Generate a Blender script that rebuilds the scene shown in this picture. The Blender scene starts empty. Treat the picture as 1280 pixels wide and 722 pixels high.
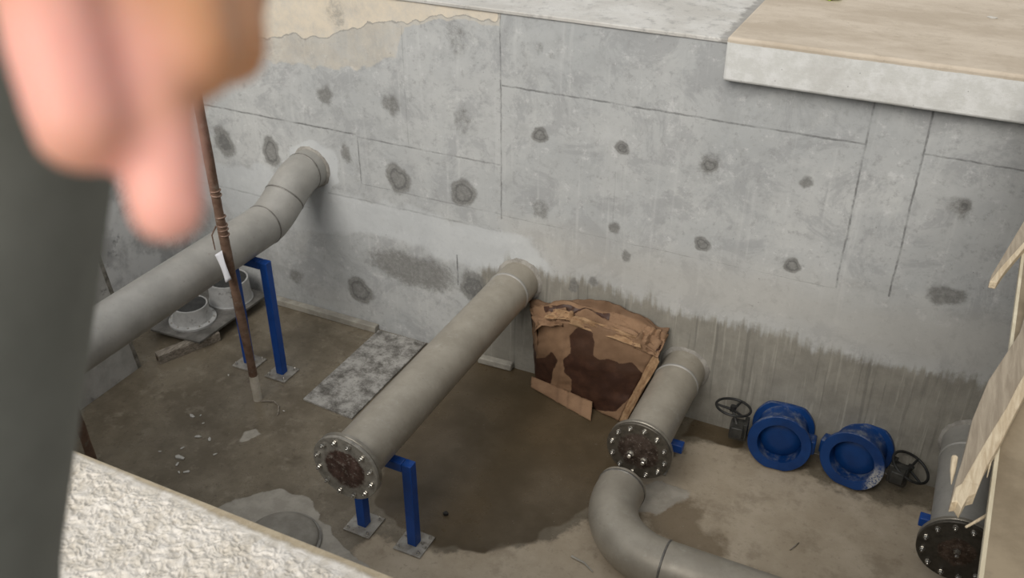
import bpy, bmesh, math, random
import numpy as np
from mathutils import Vector, Matrix, Quaternion

random.seed(7); RNG = np.random.default_rng(11)
S = bpy.context.scene
COL = S.collection
PI = math.pi
UP = 2.93            # level of the ground the pit is sunk into

# ---------------------------------------------------------------- mesh building
class MB:
    def __init__(self): self.v = []; self.f = []
    def add(self, vs, fs):
        o = len(self.v); self.v += [tuple(map(float, p)) for p in vs]; self.f += [tuple(i + o for i in q) for q in fs]; return self
    def box(self, c, s, rot=None):
        m = rot or Matrix.Identity(3)
        vs = [Vector(c) + m @ Vector((sx * s[0] / 2, sy * s[1] / 2, sz * s[2] / 2)) for sx in (-1, 1) for sy in (-1, 1) for sz in (-1, 1)]
        return self.add(vs, [(0, 1, 3, 2), (4, 6, 7, 5), (0, 4, 5, 1), (2, 3, 7, 6), (0, 2, 6, 4), (1, 5, 7, 3)])
    def tube(self, pts, rad, seg=32, cap=True, flat=None):
        pts = [Vector(p) for p in pts]; n = len(pts)
        rad = rad if isinstance(rad, (list, tuple)) else [rad] * n
        T = [(pts[min(i + 1, n - 1)] - pts[max(i - 1, 0)]).normalized() for i in range(n)]
        a = T[0].orthogonal().normalized()
        if abs(T[0].z) < .9: a = (Vector((0, 0, 1)) - T[0] * T[0].z).normalized()
        vs = []; prev = T[0]
        for i in range(n):
            q = prev.rotation_difference(T[i]); a = (q @ a).normalized(); a = (a - T[i] * a.dot(T[i])).normalized(); prev = T[i]
            b = T[i].cross(a)
            for k in range(seg):
                th = 2 * PI * k / seg
                vs.append(pts[i] + rad[i] * (math.cos(th) * a + math.sin(th) * b))
        fs = []
        for i in range(n - 1):
            for k in range(seg):
                k2 = (k + 1) % seg
                fs.append((i * seg + k, i * seg + k2, (i + 1) * seg + k2, (i + 1) * seg + k))
        if cap: fs.append(tuple(range(seg))[::-1]); fs.append(tuple((n - 1) * seg + k for k in range(seg)))
        return self.add(vs, fs)
    def lathe(self, prof, o=(0, 0, 0), axis=(0, 0, 1), seg=48, closed=False):
        """prof: (radius, height) pairs; closed joins last to first"""
        z = Vector(axis).normalized(); x = z.orthogonal().normalized(); y = z.cross(x); o = Vector(o)
        vs = []
        for r, h in prof:
            for k in range(seg):
                th = 2 * PI * k / seg
                vs.append(o + z * h + r * (math.cos(th) * x + math.sin(th) * y))
        n = len(prof); fs = []
        for i in range(n if closed else n - 1):
            j = (i + 1) % n
            for k in range(seg):
                k2 = (k + 1) % seg
                fs.append((i * seg + k, i * seg + k2, j * seg + k2, j * seg + k))
        if not closed:
            if prof[0][0] > 1e-6: fs.append(tuple(range(seg))[::-1])
            if prof[-1][0] > 1e-6: fs.append(tuple((n - 1) * seg + k for k in range(seg)))
        return self.add(vs, fs)
    def sphere(self, c, r, seg=20, ring=12, sc=(1, 1, 1)):
        c = Vector(c); vs = [c + Vector((0, 0, r * sc[2]))]
        for i in range(1, ring):
            ph = PI * i / ring
            for k in range(seg):
                th = 2 * PI * k / seg
                vs.append(c + Vector((r * sc[0] * math.sin(ph) * math.cos(th), r * sc[1] * math.sin(ph) * math.sin(th), r * sc[2] * math.cos(ph))))
        vs.append(c - Vector((0, 0, r * sc[2]))); fs = []
        for k in range(seg): fs.append((0, 1 + k, 1 + (k + 1) % seg))
        for i in range(ring - 2):
            for k in range(seg):
                a = 1 + i * seg + k; b = 1 + i * seg + (k + 1) % seg
                fs.append((a, a + seg, b + seg, b))
        L = len(vs) - 1; b0 = 1 + (ring - 2) * seg
        for k in range(seg): fs.append((L, b0 + (k + 1) % seg, b0 + k))
        return self.add(vs, fs)
    def capsule(self, p0, p1, r0, r1, seg=16):
        p0 = Vector(p0); p1 = Vector(p1); d = (p1 - p0); L = max(d.length, 1e-6)
        prof = []
        for i in range(7): a = PI / 2 * i / 6; prof.append((max(r0 * math.sin(a), 1e-5), -r0 * math.cos(a)))
        for i in range(7): a = PI / 2 * i / 6; prof.append((max(r1 * math.cos(a), 1e-5), L + r1 * math.sin(a)))
        return self.lathe(prof, p0, d / L, seg)
    def build(self, name, mat, parent=None, smooth=35, bevel=0, bevel_seg=2, recalc=True):
        me = bpy.data.meshes.new(name); me.from_pydata(self.v, [], self.f)
        if recalc:
            bm = bmesh.new(); bm.from_mesh(me); bmesh.ops.recalc_face_normals(bm, faces=bm.faces); bm.to_mesh(me); bm.free()
        if smooth is not None:
            me.polygons.foreach_set('use_smooth', [True] * len(me.polygons)); me.set_sharp_from_angle(angle=math.radians(smooth))
        me.materials.append(mat)
        o = bpy.data.objects.new(name, me); COL.objects.link(o)
        if parent is not None:
            o.parent = parent
            o.matrix_parent_inverse = Matrix.LocRotScale(parent.location, parent.rotation_euler, None).inverted() if parent.parent is None else Matrix.Identity(4)
        if bevel:
            m = o.modifiers.new('bevel', 'BEVEL'); m.width = bevel; m.segments = bevel_seg; m.limit_method = 'ANGLE'; m.angle_limit = math.radians(40)
            m.harden_normals = False
        return o

def tag(o, label=None, cat=None, group=None, kind=None):
    if label: o['label'] = label
    if cat: o['category'] = cat
    if group: o['group'] = group
    if kind: o['kind'] = kind
    return o
def empty(name, loc, label, cat, group=None, rz=0):
    o = bpy.data.objects.new(name, None); COL.objects.link(o); o.location = loc; o.rotation_euler = (0, 0, rz)
    o.empty_display_size = .1
    return tag(o, label, cat, group)
def copy_part(src, parent, loc_world=None, rot=None):
    c = src.copy(); COL.objects.link(c); c.parent = parent
    return c

# ---------------------------------------------------------------- materials
def srgb(r, g, b):
    f = lambda c: (c / 255 / 12.92) if c / 255 <= .04045 else ((c / 255 + .055) / 1.055) ** 2.4
    return (f(r), f(g), f(b), 1)
class NT:
    def __init__(self, name):
        self.m = bpy.data.materials.new(name); self.m.use_nodes = True
        self.t = self.m.node_tree; self.t.nodes.clear()
        self.out = self.t.nodes.new('ShaderNodeOutputMaterial'); self.p = self.t.nodes.new('ShaderNodeBsdfPrincipled')
        self.t.links.new(self.p.outputs[0], self.out.inputs[0])
        self._c = None
    def n(self, ty, **kw):
        q = self.t.nodes.new(ty)
        for k, v in kw.items(): setattr(q, k, v)
        return q
    def put(self, sock, val):
        if hasattr(val, 'is_linked') or hasattr(val, 'links'): self.t.links.new(val, sock)
        else:
            try: sock.default_value = val
            except Exception: sock.default_value = (val, val, val)
    def co(self):
        if self._c is None: self._c = self.n('ShaderNodeTexCoord').outputs['Object']
        return self._c
    def scaled(self, s, off=(0, 0, 0), rot=(0, 0, 0)):
        q = self.n('ShaderNodeMapping'); self.t.links.new(self.co(), q.inputs[0]); q.inputs['Scale'].default_value = s; q.inputs['Location'].default_value = off; q.inputs['Rotation'].default_value = rot
        return q.outputs[0]
    def noise(self, scale, detail=6, rough=.6, vec=None, dist=0, off=None):
        q = self.n('ShaderNodeTexNoise'); self.put(q.inputs['Vector'], vec if vec is not None else (self.scaled((1, 1, 1), off) if off else self.co()))
        q.inputs['Scale'].default_value = scale; q.inputs['Detail'].default_value = detail; q.inputs['Roughness'].default_value = rough; q.inputs['Distortion'].default_value = dist
        return q.outputs['Fac']
    def voronoi(self, scale, vec=None, feature='F1'):
        q = self.n('ShaderNodeTexVoronoi', feature=feature); self.put(q.inputs['Vector'], vec if vec is not None else self.co()); q.inputs['Scale'].default_value = scale
        return q.outputs['Distance']
    def math(self, op, a, b=0, c=0, clamp=False):
        q = self.n('ShaderNodeMath', operation=op, use_clamp=clamp); self.put(q.inputs[0], a); self.put(q.inputs[1], b); self.put(q.inputs[2], c); return q.outputs[0]
    def step(self, x, a, b, lo=0, hi=1):
        q = self.n('ShaderNodeMapRange', interpolation_type='SMOOTHSTEP'); self.put(q.inputs[0], x)
        q.inputs[1].default_value = a; q.inputs[2].default_value = b; q.inputs[3].default_value = lo; q.inputs[4].default_value = hi
        return q.outputs[0]
    def lin(self, x, a, b, lo, hi):
        q = self.n('ShaderNodeMapRange'); self.put(q.inputs[0], x)
        q.inputs[1].default_value = a; q.inputs[2].default_value = b; q.inputs[3].default_value = lo; q.inputs[4].default_value = hi
        return q.outputs[0]
    def mix(self, f, a, b, blend='MIX'):
        q = self.n('ShaderNodeMix', data_type='RGBA', blend_type=blend); self.put(q.inputs[0], f); self.put(q.inputs[6], a); self.put(q.inputs[7], b); return q.outputs[2]
    def attr(self, name):
        q = self.n('ShaderNodeAttribute', attribute_name=name); s = self.n('ShaderNodeSeparateColor'); self.t.links.new(q.outputs['Color'], s.inputs[0]); return s.outputs
    def xyz(self):
        s = self.n('ShaderNodeSeparateXYZ'); self.t.links.new(self.co(), s.inputs[0]); return s.outputs
    def bump(self, h, strength=.3, dist=.01, prev=None):
        q = self.n('ShaderNodeBump'); self.put(q.inputs['Height'], h); q.inputs['Strength'].default_value = strength; q.inputs['Distance'].default_value = dist
        if prev is not None: self.t.links.new(prev, q.inputs['Normal'])
        return q.outputs[0]
    def done(self, color, rough=.6, metal=0, bump=None, spec=None, **kw):
        self.put(self.p.inputs['Base Color'], color); self.put(self.p.inputs['Roughness'], rough); self.put(self.p.inputs['Metallic'], metal)
        if bump is not None: self.t.links.new(bump, self.p.inputs['Normal'])
        if spec is not None: self.put(self.p.inputs['Specular IOR Level'], spec)
        for k, v in kw.items(): self.put(self.p.inputs[k], v)
        return self.m

def mottled(name, a, b, scale=6, fine=60, rough=.6, metal=0, bump=.15, contrast=(.35, .65), dist=.004, spec=None, c=None, cs=(.6, .72), coff=(3, 1, 2), cscale=9):
    t = NT(name)
    f = t.step(t.noise(scale, 8, .65), *contrast)
    col = t.mix(f, a, b)
    if c is not None: col = t.mix(t.step(t.noise(cscale, 8, .7, off=coff), *cs), col, c)
    return t.done(col, rough, metal, t.bump(t.noise(fine, 6, .7), bump, dist), spec)

M = {}
# pipes: dull grey steel with a film of cement dust
def pipe_mat(name, dust, c1, c2):
    t = NT(name)
    col = t.mix(t.step(t.noise(5, 8, .65), .3, .7), c1, c2)
    col = t.mix(t.step(t.noise(26, 6, .75, off=(2, 5, 1)), .58, .75), col, (.27, .245, .205, 1))
    col = t.mix(t.math('MULTIPLY', t.step(t.noise(7, 9, .8, off=(7, 2, 4)), .52, .7), dust), col, (.46, .43, .37, 1))
    r = t.lin(t.noise(9, 5, .6), .3, .7, .36, .56)
    return t.done(col, r, .28, t.bump(t.noise(45, 6, .7), .08, .004))
M['pipe'] = pipe_mat('dull_steel', .3, (.34, .33, .305, 1), (.425, .41, .38, 1)); M['pipe_dusty'] = pipe_mat('dusty_steel', .8, (.335, .302, .248, 1), (.42, .382, .318, 1))
M['weld'] = mottled('weld_metal', (.16, .15, .135, 1), (.26, .25, .23, 1), 20, 80, .5, .6)
M['flange'] = mottled('flange_steel', (.22, .20, .165, 1), (.32, .295, .25, 1), 12, 90, .36, .45, .1)
M['bolt'] = mottled('bolt_steel', (.5, .48, .44, 1), (.62, .6, .56, 1), 30, 120, .25, .9, .05)
M['gasket'] = mottled('black_gasket', (.012, .012, .012, 1), (.02, .02, .02, 1))
def blind_mat(name, cx, cy, cz, rust_r, base, rust):
    t = NT(name)
    g = t.n('ShaderNodeVectorMath', operation='DISTANCE'); t.put(g.inputs[0], t.co()); g.inputs[1].default_value = (cx, cy, cz)
    d = t.math('ADD', g.outputs['Value'], t.math('MULTIPLY', t.math('SUBTRACT', t.noise(22, 6, .7), .5), .07))
    f = t.step(d, rust_r - .012, rust_r + .012, 1, 0)
    rc = t.mix(t.step(t.noise(16, 8, .75, off=(1, 3, 2)), .42, .62), rust, tuple(min(1, x * 1.9 + .02) for x in rust[:3]) + (1,))
    rc = t.mix(t.step(t.noise(34, 8, .82, off=(5, 1, 1)), .54, .64), rc, (.30, .26, .22, 1))
    bc = t.mix(t.step(t.noise(25, 6, .7), .4, .7), base, tuple(x * .6 for x in base[:3]) + (1,))
    return t.done(t.mix(f, bc, rc), t.lin(f, 0, 1, .42, .65), t.lin(f, 0, 1, .3, .1), t.bump(t.noise(70, 6, .7), .15, .004))
def blue_mat(name, c1, c2, dust, dustcol=(.22, .24, .27, 1)):
    t = NT(name)
    col = t.mix(t.step(t.noise(7, 6, .6), .35, .65), c1, c2)
    geo = t.n('ShaderNodeNewGeometry'); s = t.n('ShaderNodeSeparateXYZ'); t.t.links.new(geo.outputs['Normal'], s.inputs[0])
    f = t.math('MULTIPLY', t.step(t.noise(12, 8, .75), .45, .7), dust)
    col = t.mix(t.math('MULTIPLY', f, t.step(s.outputs[2], .3, .9)), col, dustcol)
    col = t.mix(t.math('MULTIPLY', t.step(t.noise(60, 4, .7, off=(2, 2, 9)), .7, .74), .8), col, (.35, .36, .36, 1))
    return t.done(col, .42, 0, t.bump(t.noise(50, 5, .6), .06, .004), .45)
M['blue'] = blue_mat('blue_paint', (.003, .055, .27, 1), (.004, .068, .34, 1), .25)
M['valve'] = blue_mat('blue_epoxy', (.002, .031, .135, 1), (.003, .042, .175, 1), 1.0, (.19, .21, .24, 1))
t = NT('blue_epoxy_scuffed')
base = t.mix(t.step(t.noise(7, 6, .6), .35, .65), (.002, .031, .135, 1), (.003, .042, .175, 1))
g = t.n('ShaderNodeVectorMath', operation='DISTANCE'); t.put(g.inputs[0], t.co()); g.inputs[1].default_value = (.17, -.30, .12)
f = t.math('MULTIPLY', t.step(g.outputs['Value'], .06, .19, 1, 0), t.step(t.noise(55, 6, .8), .44, .52))
X, Y, Z = t.xyz()
f = t.math('MULTIPLY', f, t.step(X, .06, .12))
geo = t.n('ShaderNodeNewGeometry'); s_ = t.n('ShaderNodeSeparateXYZ'); t.t.links.new(geo.outputs['Normal'], s_.inputs[0])
base = t.mix(t.math('MULTIPLY', t.step(t.noise(12, 8, .75, off=(1, 1, 2)), .45, .7), t.step(s_.outputs[2], .3, .9)), base, (.19, .21, .24, 1))
M['valve_scuffed'] = t.done(t.mix(f, base, (.42, .42, .41, 1)), .45, 0, t.bump(t.noise(50, 5, .6), .06, .004), .45)
M['gear'] = mottled('gearbox_paint', (.022, .022, .02, 1), (.05, .048, .042, 1), 18, 60, .55, .1, .2, c=(.28, .27, .25, 1), cs=(.66, .74))
M['wheel'] = mottled('black_iron', (.014, .014, .014, 1), (.03, .03, .028, 1), 18, 60, .5, .2, .1)
M['plate_base'] = mottled('dusty_base_plate', (.28, .255, .22, 1), (.44, .42, .38, 1), 16, 70, .6, .25, .3, c=(.10, .085, .065, 1), cs=(.56, .68), cscale=14)
M['rust'] = mottled('rusty_pole', (.12, .066, .042, 1), (.23, .145, .10, 1), 9, 70, .75, .15, .5, c=(.25, .21, .17, 1), cs=(.56, .7), cscale=14)
M['rust_low'] = mottled('muddy_pole_foot', (.56, .51, .42, 1), (.72, .67, .58, 1), 12, 70, .8, 0, .5)
M['wire'] = mottled('tie_wire', (.22, .14, .10, 1), (.32, .22, .17, 1), 60, 200, .5, .5)
M['paper'] = mottled('white_paper', (.74, .75, .8, 1), (.8, .8, .84, 1), 8, 40, .8, 0, .05)
M['zinc'] = mottled('galvanised_fitting', (.46, .46, .455, 1), (.58, .58, .57, 1), 11, 70, .45, .2, .12, c=(.17, .165, .155, 1), cs=(.58, .7))
M['zinc_in'] = mottled('fitting_bore', (.04, .04, .04, 1), (.07, .07, .068, 1), 11, 70, .6, .3)
M['dark_board'] = mottled('grimy_board', (.10, .095, .085, 1), (.20, .19, .175, 1), 7, 60, .55, 0, .25, c=(.26, .25, .23, 1), cs=(.58, .72), cscale=12)
M['chip'] = mottled('plaster_chip', (.5, .48, .43, 1), (.66, .64, .6, 1), 30, 120, .9, 0, .3)
M['stone'] = mottled('dark_stone', (.02, .018, .015, 1), (.04, .035, .03, 1), 40, 120, .7, 0, .3)
M['mortar'] = mottled('mortar_ring', (.24, .225, .2, 1), (.38, .36, .325, 1), 12, 60, .85, 0, .6, dist=.008)
M['stub'] = mottled('cement_smeared_stub', (.24, .22, .185, 1), (.33, .305, .26, 1), 7, 50, .7, 0, .25)
M['batten'] = mottled('cement_batten', (.30, .28, .24, 1), (.42, .395, .34, 1), 8, 50, .85, 0, .4)
t = NT('dusted_sheet')
f = t.step(t.noise(7, 12, .82), .38, .60)
col = t.mix(f, (.10, .092, .08, 1), (.46, .445, .415, 1)); col = t.mix(t.step(t.noise(22, 8, .8, off=(4, 4, 1)), .52, .66), col, (.15, .14, .125, 1))
M['sheet'] = t.done(col, .6, 0, t.bump(t.noise(40, 6, .7), .3, .005))
def wood(name, a, b, scale, axis_scale, rough=.75, bump=.5, speck=None):
    t = NT(name)
    v = t.scaled(axis_scale)
    col = t.mix(t.step(t.noise(scale, 7, .65, v, .6), .35, .68), a, b)
    if speck: col = t.mix(t.step(t.noise(8, 8, .75, off=(1, 7, 3)), .6, .75), col, speck)
    return t.done(col, rough, 0, t.bump(t.noise(scale * 1.6, 6, .7, v), bump, .006))
M['timber'] = wood('weathered_timber', (.16, .135, .105, 1), (.40, .35, .29, 1), 6, (14, 2, 14))
M['plank'] = wood('weathered_plank', (.27, .22, .16, 1), (.40, .335, .25, 1), 4, (16, 1.2, 16), .7, .5, (.20, .16, .11, 1))
M['plank_raw'] = wood('fresh_split_wood', (.52, .41, .27, 1), (.70, .59, .42, 1), 5, (18, 2, 18), .7, .6, (.3, .2, .12, 1))
M['ply_edge'] = wood('plywood_edge', (.55, .48, .34, 1), (.72, .65, .49, 1), 7, (3, 1, 60), .75, .3)
M['ply'] = mottled('cement_dusted_plywood', (.20, .155, .098, 1), (.30, .24, .16, 1), 4, 60, .75, 0, .12, c=(.20, .16, .11, 1), cs=(.58, .72), cscale=6)
M['form_panel'] = mottled('grey_form_panel', (.40, .39, .365, 1), (.54, .53, .50, 1), 5, 50, .7, 0, .2, c=(.26, .25, .23, 1), cs=(.6, .7), cscale=8)
M['panel_shade_edge'] = mottled('form_panel_shade_edge', (.12, .11, .09, 1), (.30, .28, .24, 1), 20, 50, .75, 0, .2)
M['green'] = mottled('green_plastic', (.35, .5, .02, 1), (.6, .72, .05, 1), 30, 60, .4, 0, .2)
M['skin'] = None
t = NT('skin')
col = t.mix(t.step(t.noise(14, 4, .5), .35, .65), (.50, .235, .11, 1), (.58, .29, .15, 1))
def near_to(c, r0, r1):      # pinker tips; lit side painted pink, shaded fingers left tan
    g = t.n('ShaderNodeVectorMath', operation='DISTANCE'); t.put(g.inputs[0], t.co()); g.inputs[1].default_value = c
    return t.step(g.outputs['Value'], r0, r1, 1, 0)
lit_tip = t.math('MAXIMUM', near_to((-.144, -5.541, 4.490), .008, .026), near_to((-.160, -5.546, 4.514), .008, .032))
col = t.mix(lit_tip, col, (.86, .42, .34, 1))
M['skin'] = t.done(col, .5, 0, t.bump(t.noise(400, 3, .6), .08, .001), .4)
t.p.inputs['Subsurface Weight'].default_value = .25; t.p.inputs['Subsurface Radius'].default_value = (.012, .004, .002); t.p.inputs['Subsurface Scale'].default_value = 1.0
M['jacket'] = mottled('dark_grey_cloth', (.11, .112, .095, 1), (.14, .142, .122, 1), 9, 500, .85, 0, .3, dist=.002)
M['trousers'] = mottled('charcoal_cloth', (.022, .024, .026, 1), (.034, .036, .038, 1), 9, 500, .85, 0, .3, dist=.002)
M['boot'] = mottled('brown_leather', (.05, .03, .018, 1), (.08, .05, .03, 1), 14, 100, .55, 0, .2)
M['hair'] = mottled('dark_hair', (.010, .008, .007, 1), (.02, .016, .013, 1), 50, 300, .5, 0, .5)
M['eye'] = mottled('eye', (.05, .03, .02, 1), (.06, .04, .03, 1))

# cardboard
t = NT('cardboard')
A = t.attr('mark')
w = t.math('ADD', A[0], t.math('MULTIPLY', t.math('SUBTRACT', t.noise(17, 7, .7), .5), .38))
wet = t.step(w, .40, .47)
col = t.mix(t.step(t.noise(5, 6, .6), .35, .65), (.21, .122, .068, 1), (.29, .175, .10, 1))
col = t.mix(t.math('MULTIPLY', t.step(t.noise(60, 3, .5, t.scaled((3, .4, .4))), .5, .7), .15), col, (.2, .11, .05, 1))
wc = t.mix(t.step(t.noise(9, 6, .7, off=(4, 1, 1)), .4, .65), (.042, .017, .010, 1), (.07, .03, .017, 1))
col = t.mix(wet, col, wc)
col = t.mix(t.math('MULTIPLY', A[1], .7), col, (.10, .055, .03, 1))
M['card'] = t.done(col, t.lin(wet, 0, 1, .85, .55), 0, t.bump(t.noise(20, 5, .6), .2, .008))
M['card_in'] = mottled('cardboard_torn_edge', (.28, .165, .085, 1), (.42, .27, .15, 1), 14, 120, .9, 0, .5)

# ---------------------------------------------------------------- stain masks for the two big surfaces
def sd_poly(px, py, poly):
    """signed distance, positive inside"""
    P = np.array(poly, float); n = len(P)
    d = np.full(px.shape, 1e9); ins = np.zeros(px.shape, bool)
    for i in range(n):
        a = P[i]; b = P[(i + 1) % n]; e = b - a
        wx = px - a[0]; wy = py - a[1]
        h = np.clip((wx * e[0] + wy * e[1]) / max(e @ e, 1e-12), 0, 1)
        d = np.minimum(d, (wx - e[0] * h) ** 2 + (wy - e[1] * h) ** 2)
        c = ((a[1] > py) != (b[1] > py))
        with np.errstate(divide='ignore', invalid='ignore'):
            xi = (b[0] - a[0]) * (py - a[1]) / (b[1] - a[1] + 1e-12) + a[0]
        ins ^= c & (px < xi)
    d = np.sqrt(d)
    return np.where(ins, d, -d)
def soft(sd, w): return np.clip(.5 + sd / (2 * w), 0, 1)
def wobble(u, v, amp, freq, seed):
    r = np.random.default_rng(seed); s = np.zeros_like(u)
    for k in range(9):
        a = r.uniform(0, 2 * PI); f = freq * (1 + k * .7); s += np.sin(f * (u * math.cos(a) + v * math.sin(a)) + r.uniform(0, 6.28)) / (1 + k * .6)
    return s * amp
def grid(name, nu, nv, fn, mat, attrs):
    """fn(u,v)->xyz arrays on a unit grid; attrs: dict name->(n,4)"""
    u, v = np.meshgrid(np.linspace(0, 1, nu), np.linspace(0, 1, nv)); u = u.ravel(); v = v.ravel()
    co = fn(u, v)
    idx = np.arange(nu * nv).reshape(nv, nu)
    q = np.stack([idx[:-1, :-1], idx[:-1, 1:], idx[1:, 1:], idx[1:, :-1]], -1).reshape(-1, 4)
    me = bpy.data.meshes.new(name); me.vertices.add(len(co)); me.vertices.foreach_set('co', co.ravel().astype(np.float32))
    me.loops.add(q.size); me.loops.foreach_set('vertex_index', q.ravel().astype(np.int32))
    me.polygons.add(len(q)); me.polygons.foreach_set('loop_start', np.arange(0, q.size, 4, dtype=np.int32)); me.polygons.foreach_set('loop_total', np.full(len(q), 4, dtype=np.int32))
    me.update(calc_edges=True); me.validate()
    me.polygons.foreach_set('use_smooth', np.ones(len(q), bool))
    for an, fnc in attrs.items():
        a = me.attributes.new(an, 'FLOAT_COLOR', 'POINT'); a.data.foreach_set('color', fnc(co).astype(np.float32).ravel())
    me.materials.append(mat)
    o = bpy.data.objects.new(name, me); COL.objects.link(o); return o

# ---------------------------------------------------------------- back wall
SPOTS = [(-5.433,1.486,.108,.142,.8),(-4.937,1.49,.086,.115,1),(-4.33,2.073,.086,.093,.6),(-3.729,2.092,.095,.111,.55),(-3.71,1.49,.106,.109,1),(-3.138,1.491,.109,.098,1),(-2.512,2.065,.056,.059,1),(-1.903,2.081,.049,.05,.9),(-2.502,1.488,.094,.095,.5),(-1.306,2.072,.115,.125,.42),(-1.3,2.068,.05,.05,1),(-1.286,1.49,.055,.051,1),(-.678,1.472,.058,.049,1),(-.681,2.073,.05,.05,.6),(-1.923,1.468,.045,.053,.7),(.211,2.087,.104,.099,.45),(.234,2.102,.04,.044,.8),(.265,1.49,.119,.075,.7),(-4.177,.352,.11,.128,1),(-3.061,.671,.14,.134,.9),(-2.523,2.671,.043,.056,.4),(-3.128,2.074,.093,.168,.42),(-3.154,2.665,.111,.193,.4),(-1.82,1.266,.046,.053,.6),(-2.215,.915,.042,.07,.7),(-2.058,.991,.041,.055,.6),(-4.188,1.615,.057,.096,.6),(-4.152,2.713,.128,.135,.4),(-4.855,.322,.099,.099,.5),(-3.638,.687,.46,.19,.62),(-6.4,1.49,.1,.11,.6),(-6.0,.9,.12,.1,.45),(-2.435,2.639,.032,.037,.4),(-.9,1.1,.03,.03,.4),(-5.2,.8,.14,.09,.4)]
CREAM = [(-7,3.0),(-7,2.3),(-5.519,2.283),(-4.949,2.409),(-4.539,2.505),(-4.328,2.502),(-4.059,2.608),(-3.728,2.712),(-3.543,2.706),(-3.397,2.763),(-3.168,2.801),(-2.814,2.785),(-2.811,3.17)]
CREAM2 = [(-7,3),(-7,2.1),(-5.549,2.147),(-4.96,2.256),(-4.352,2.253),(-3.986,2.294),(-3.697,2.419),(-3.625,2.477),(-3.543,2.717),(-3.581,3.096)]
ROUGH = [(-3.007,.868),(-2.661,1.026),(-2.393,.953),(-2.102,.979),(-1.694,.95),(-1.39,.923),(-1.07,.932),(-.761,.94),(-.27,.901),(.138,.91),(.661,.95),(3.2,.93),(3.2,-.8),(-3.07,-.8)]
PALE = [(-6.252,1.053),(-5.032,1.364),(-4.166,1.25),(-3.278,1.265),(-2.596,1.214),(-2.329,1.004),(-2.729,.831),(-3.587,.909),(-4.282,.894),(-5.407,.716)]
WARM = [(-2.729,1.319),(-1.724,1.354),(-.374,1.379),(-.034,1.397),(.64,1.406),(3.2,1.419),(3.2,.962),(.136,.922),(-.763,.953),(-1.391,.937),(-2.103,.993),(-2.394,.988)]
def wall_mark(co):
    x, z = co[:, 0], co[:, 2]; out = np.zeros((len(x), 4)); out[:, 3] = 1
    wb = wobble(x, z, .012, 14, 5)
    d = np.zeros_like(x)
    for i, (cx, cz, a, b, s) in enumerate(SPOTS):
        th = np.arctan2(z - cz, x - cx); rr = np.hypot((x - cx) / a, (z - cz) / b)
        rr = rr * (1 + .09 * np.sin(2 * th + i * 1.7) + .07 * np.sin(3 * th + i) + .05 * np.sin(5 * th + 2 * i))
        d = np.maximum(d, s * np.clip(1.5 - rr, 0, 1))     # half at the edge of the patch
    out[:, 0] = d
    out[:, 1] = np.maximum(soft(sd_poly(x, z, CREAM) + wb, .05), .55 * soft(sd_poly(x, z, CREAM2) + wb, .05))
    out[:, 2] = soft(sd_poly(x, z, ROUGH) + wb, .11)
    return out
def wall_mark2(co):
    x, z = co[:, 0], co[:, 2]; out = np.zeros((len(x), 4)); out[:, 3] = 1
    wb = wobble(x, z, .02, 9, 8)
    out[:, 0] = soft(sd_poly(x, z, PALE) + wb, .12)
    for cx, cz, r in ((-4.54, 1.43, .27), (-2.66, .85, .27), (-1.31, .44, .28)):   # mortar patched in around the pipes
        rr = np.hypot(x - cx, z - cz) - r + wb * 1.5
        out[:, 0] = np.maximum(out[:, 0], .9 * soft(-rr, .06))
    out[:, 1] = soft(sd_poly(x, z, WARM) + wb, .15)
    out[:, 2] = np.clip((-4.0 - x) / 1.5, 0, 1) * np.clip((1.2 - z) / .5, 0, 1)   # scuffed plaster low at the left
    return out
t = NT('cast_concrete_wall')
A = t.attr('mark'); B = t.attr('mark2'); X, Y, Z = t.xyz()
n_big = t.noise(1.1, 6, .6); n_mid = t.noise(6, 9, .68, off=(3, 0, 1)); n_fine = t.noise(34, 6, .7)
col = t.mix(t.step(n_big, .35, .65), (0.435, 0.448, 0.448, 1), (0.517, 0.524, 0.515, 1))
col = t.mix(t.math('MULTIPLY', t.step(n_mid, .48, .68), .55), col, (0.380, 0.386, 0.382, 1))
col = t.mix(t.math('MULTIPLY', t.step(t.noise(3.2, 8, .7, off=(9, 0, 4)), .52, .7), .5), col, (0.593, 0.600, 0.582, 1))
blot = t.noise(2.6, 10, .78, off=(3, 0, 7), dist=.6)
col = t.mix(t.math('MULTIPLY', t.step(blot, .49, .58), .55), col, (.335, .34, .345, 1))
col = t.mix(t.math('MULTIPLY', t.step(t.noise(15, 9, .8, off=(6, 0, 2)), .53, .62), .6), col, (.32, .32, .32, 1))
col = t.mix(t.math('MULTIPLY', t.step(t.noise(8, 9, .8, off=(2, 0, 9)), .55, .64), .55), col, (.66, .66, .655, 1))
drip = t.noise(1, 4, .6, t.scaled((16, 1, .9)))
col = t.mix(t.math('MULTIPLY', t.step(drip, .55, .72), .32), col, (0.621, 0.628, 0.616, 1))
col = t.mix(t.math('MULTIPLY', B[1], .55), col, (0.476, 0.462, 0.426, 1))
col = t.mix(t.math('MULTIPLY', t.step(t.math('ADD', B[0], t.math('MULTIPLY', t.math('SUBTRACT', n_mid, .5), .9)), .4, .65), .6), col, (0.593, 0.614, 0.622, 1))  # pale zone and mortar; bluish sky tint is put into the colour
cn = t.noise(7, 9, .75, off=(1, 0, 8)); cream = t.math('ADD', A[1], t.math('MULTIPLY', t.math('SUBTRACT', cn, .5), .55))
cmot = t.lin(t.noise(5, 10, .8, off=(4, 0, 4)), .38, .6, .45, 1.0)
col = t.mix(t.math('MULTIPLY', cmot, t.math('MULTIPLY', t.step(cream, .36, .46), .5)), col, (0.690, 0.607, 0.475, 1))
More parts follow.
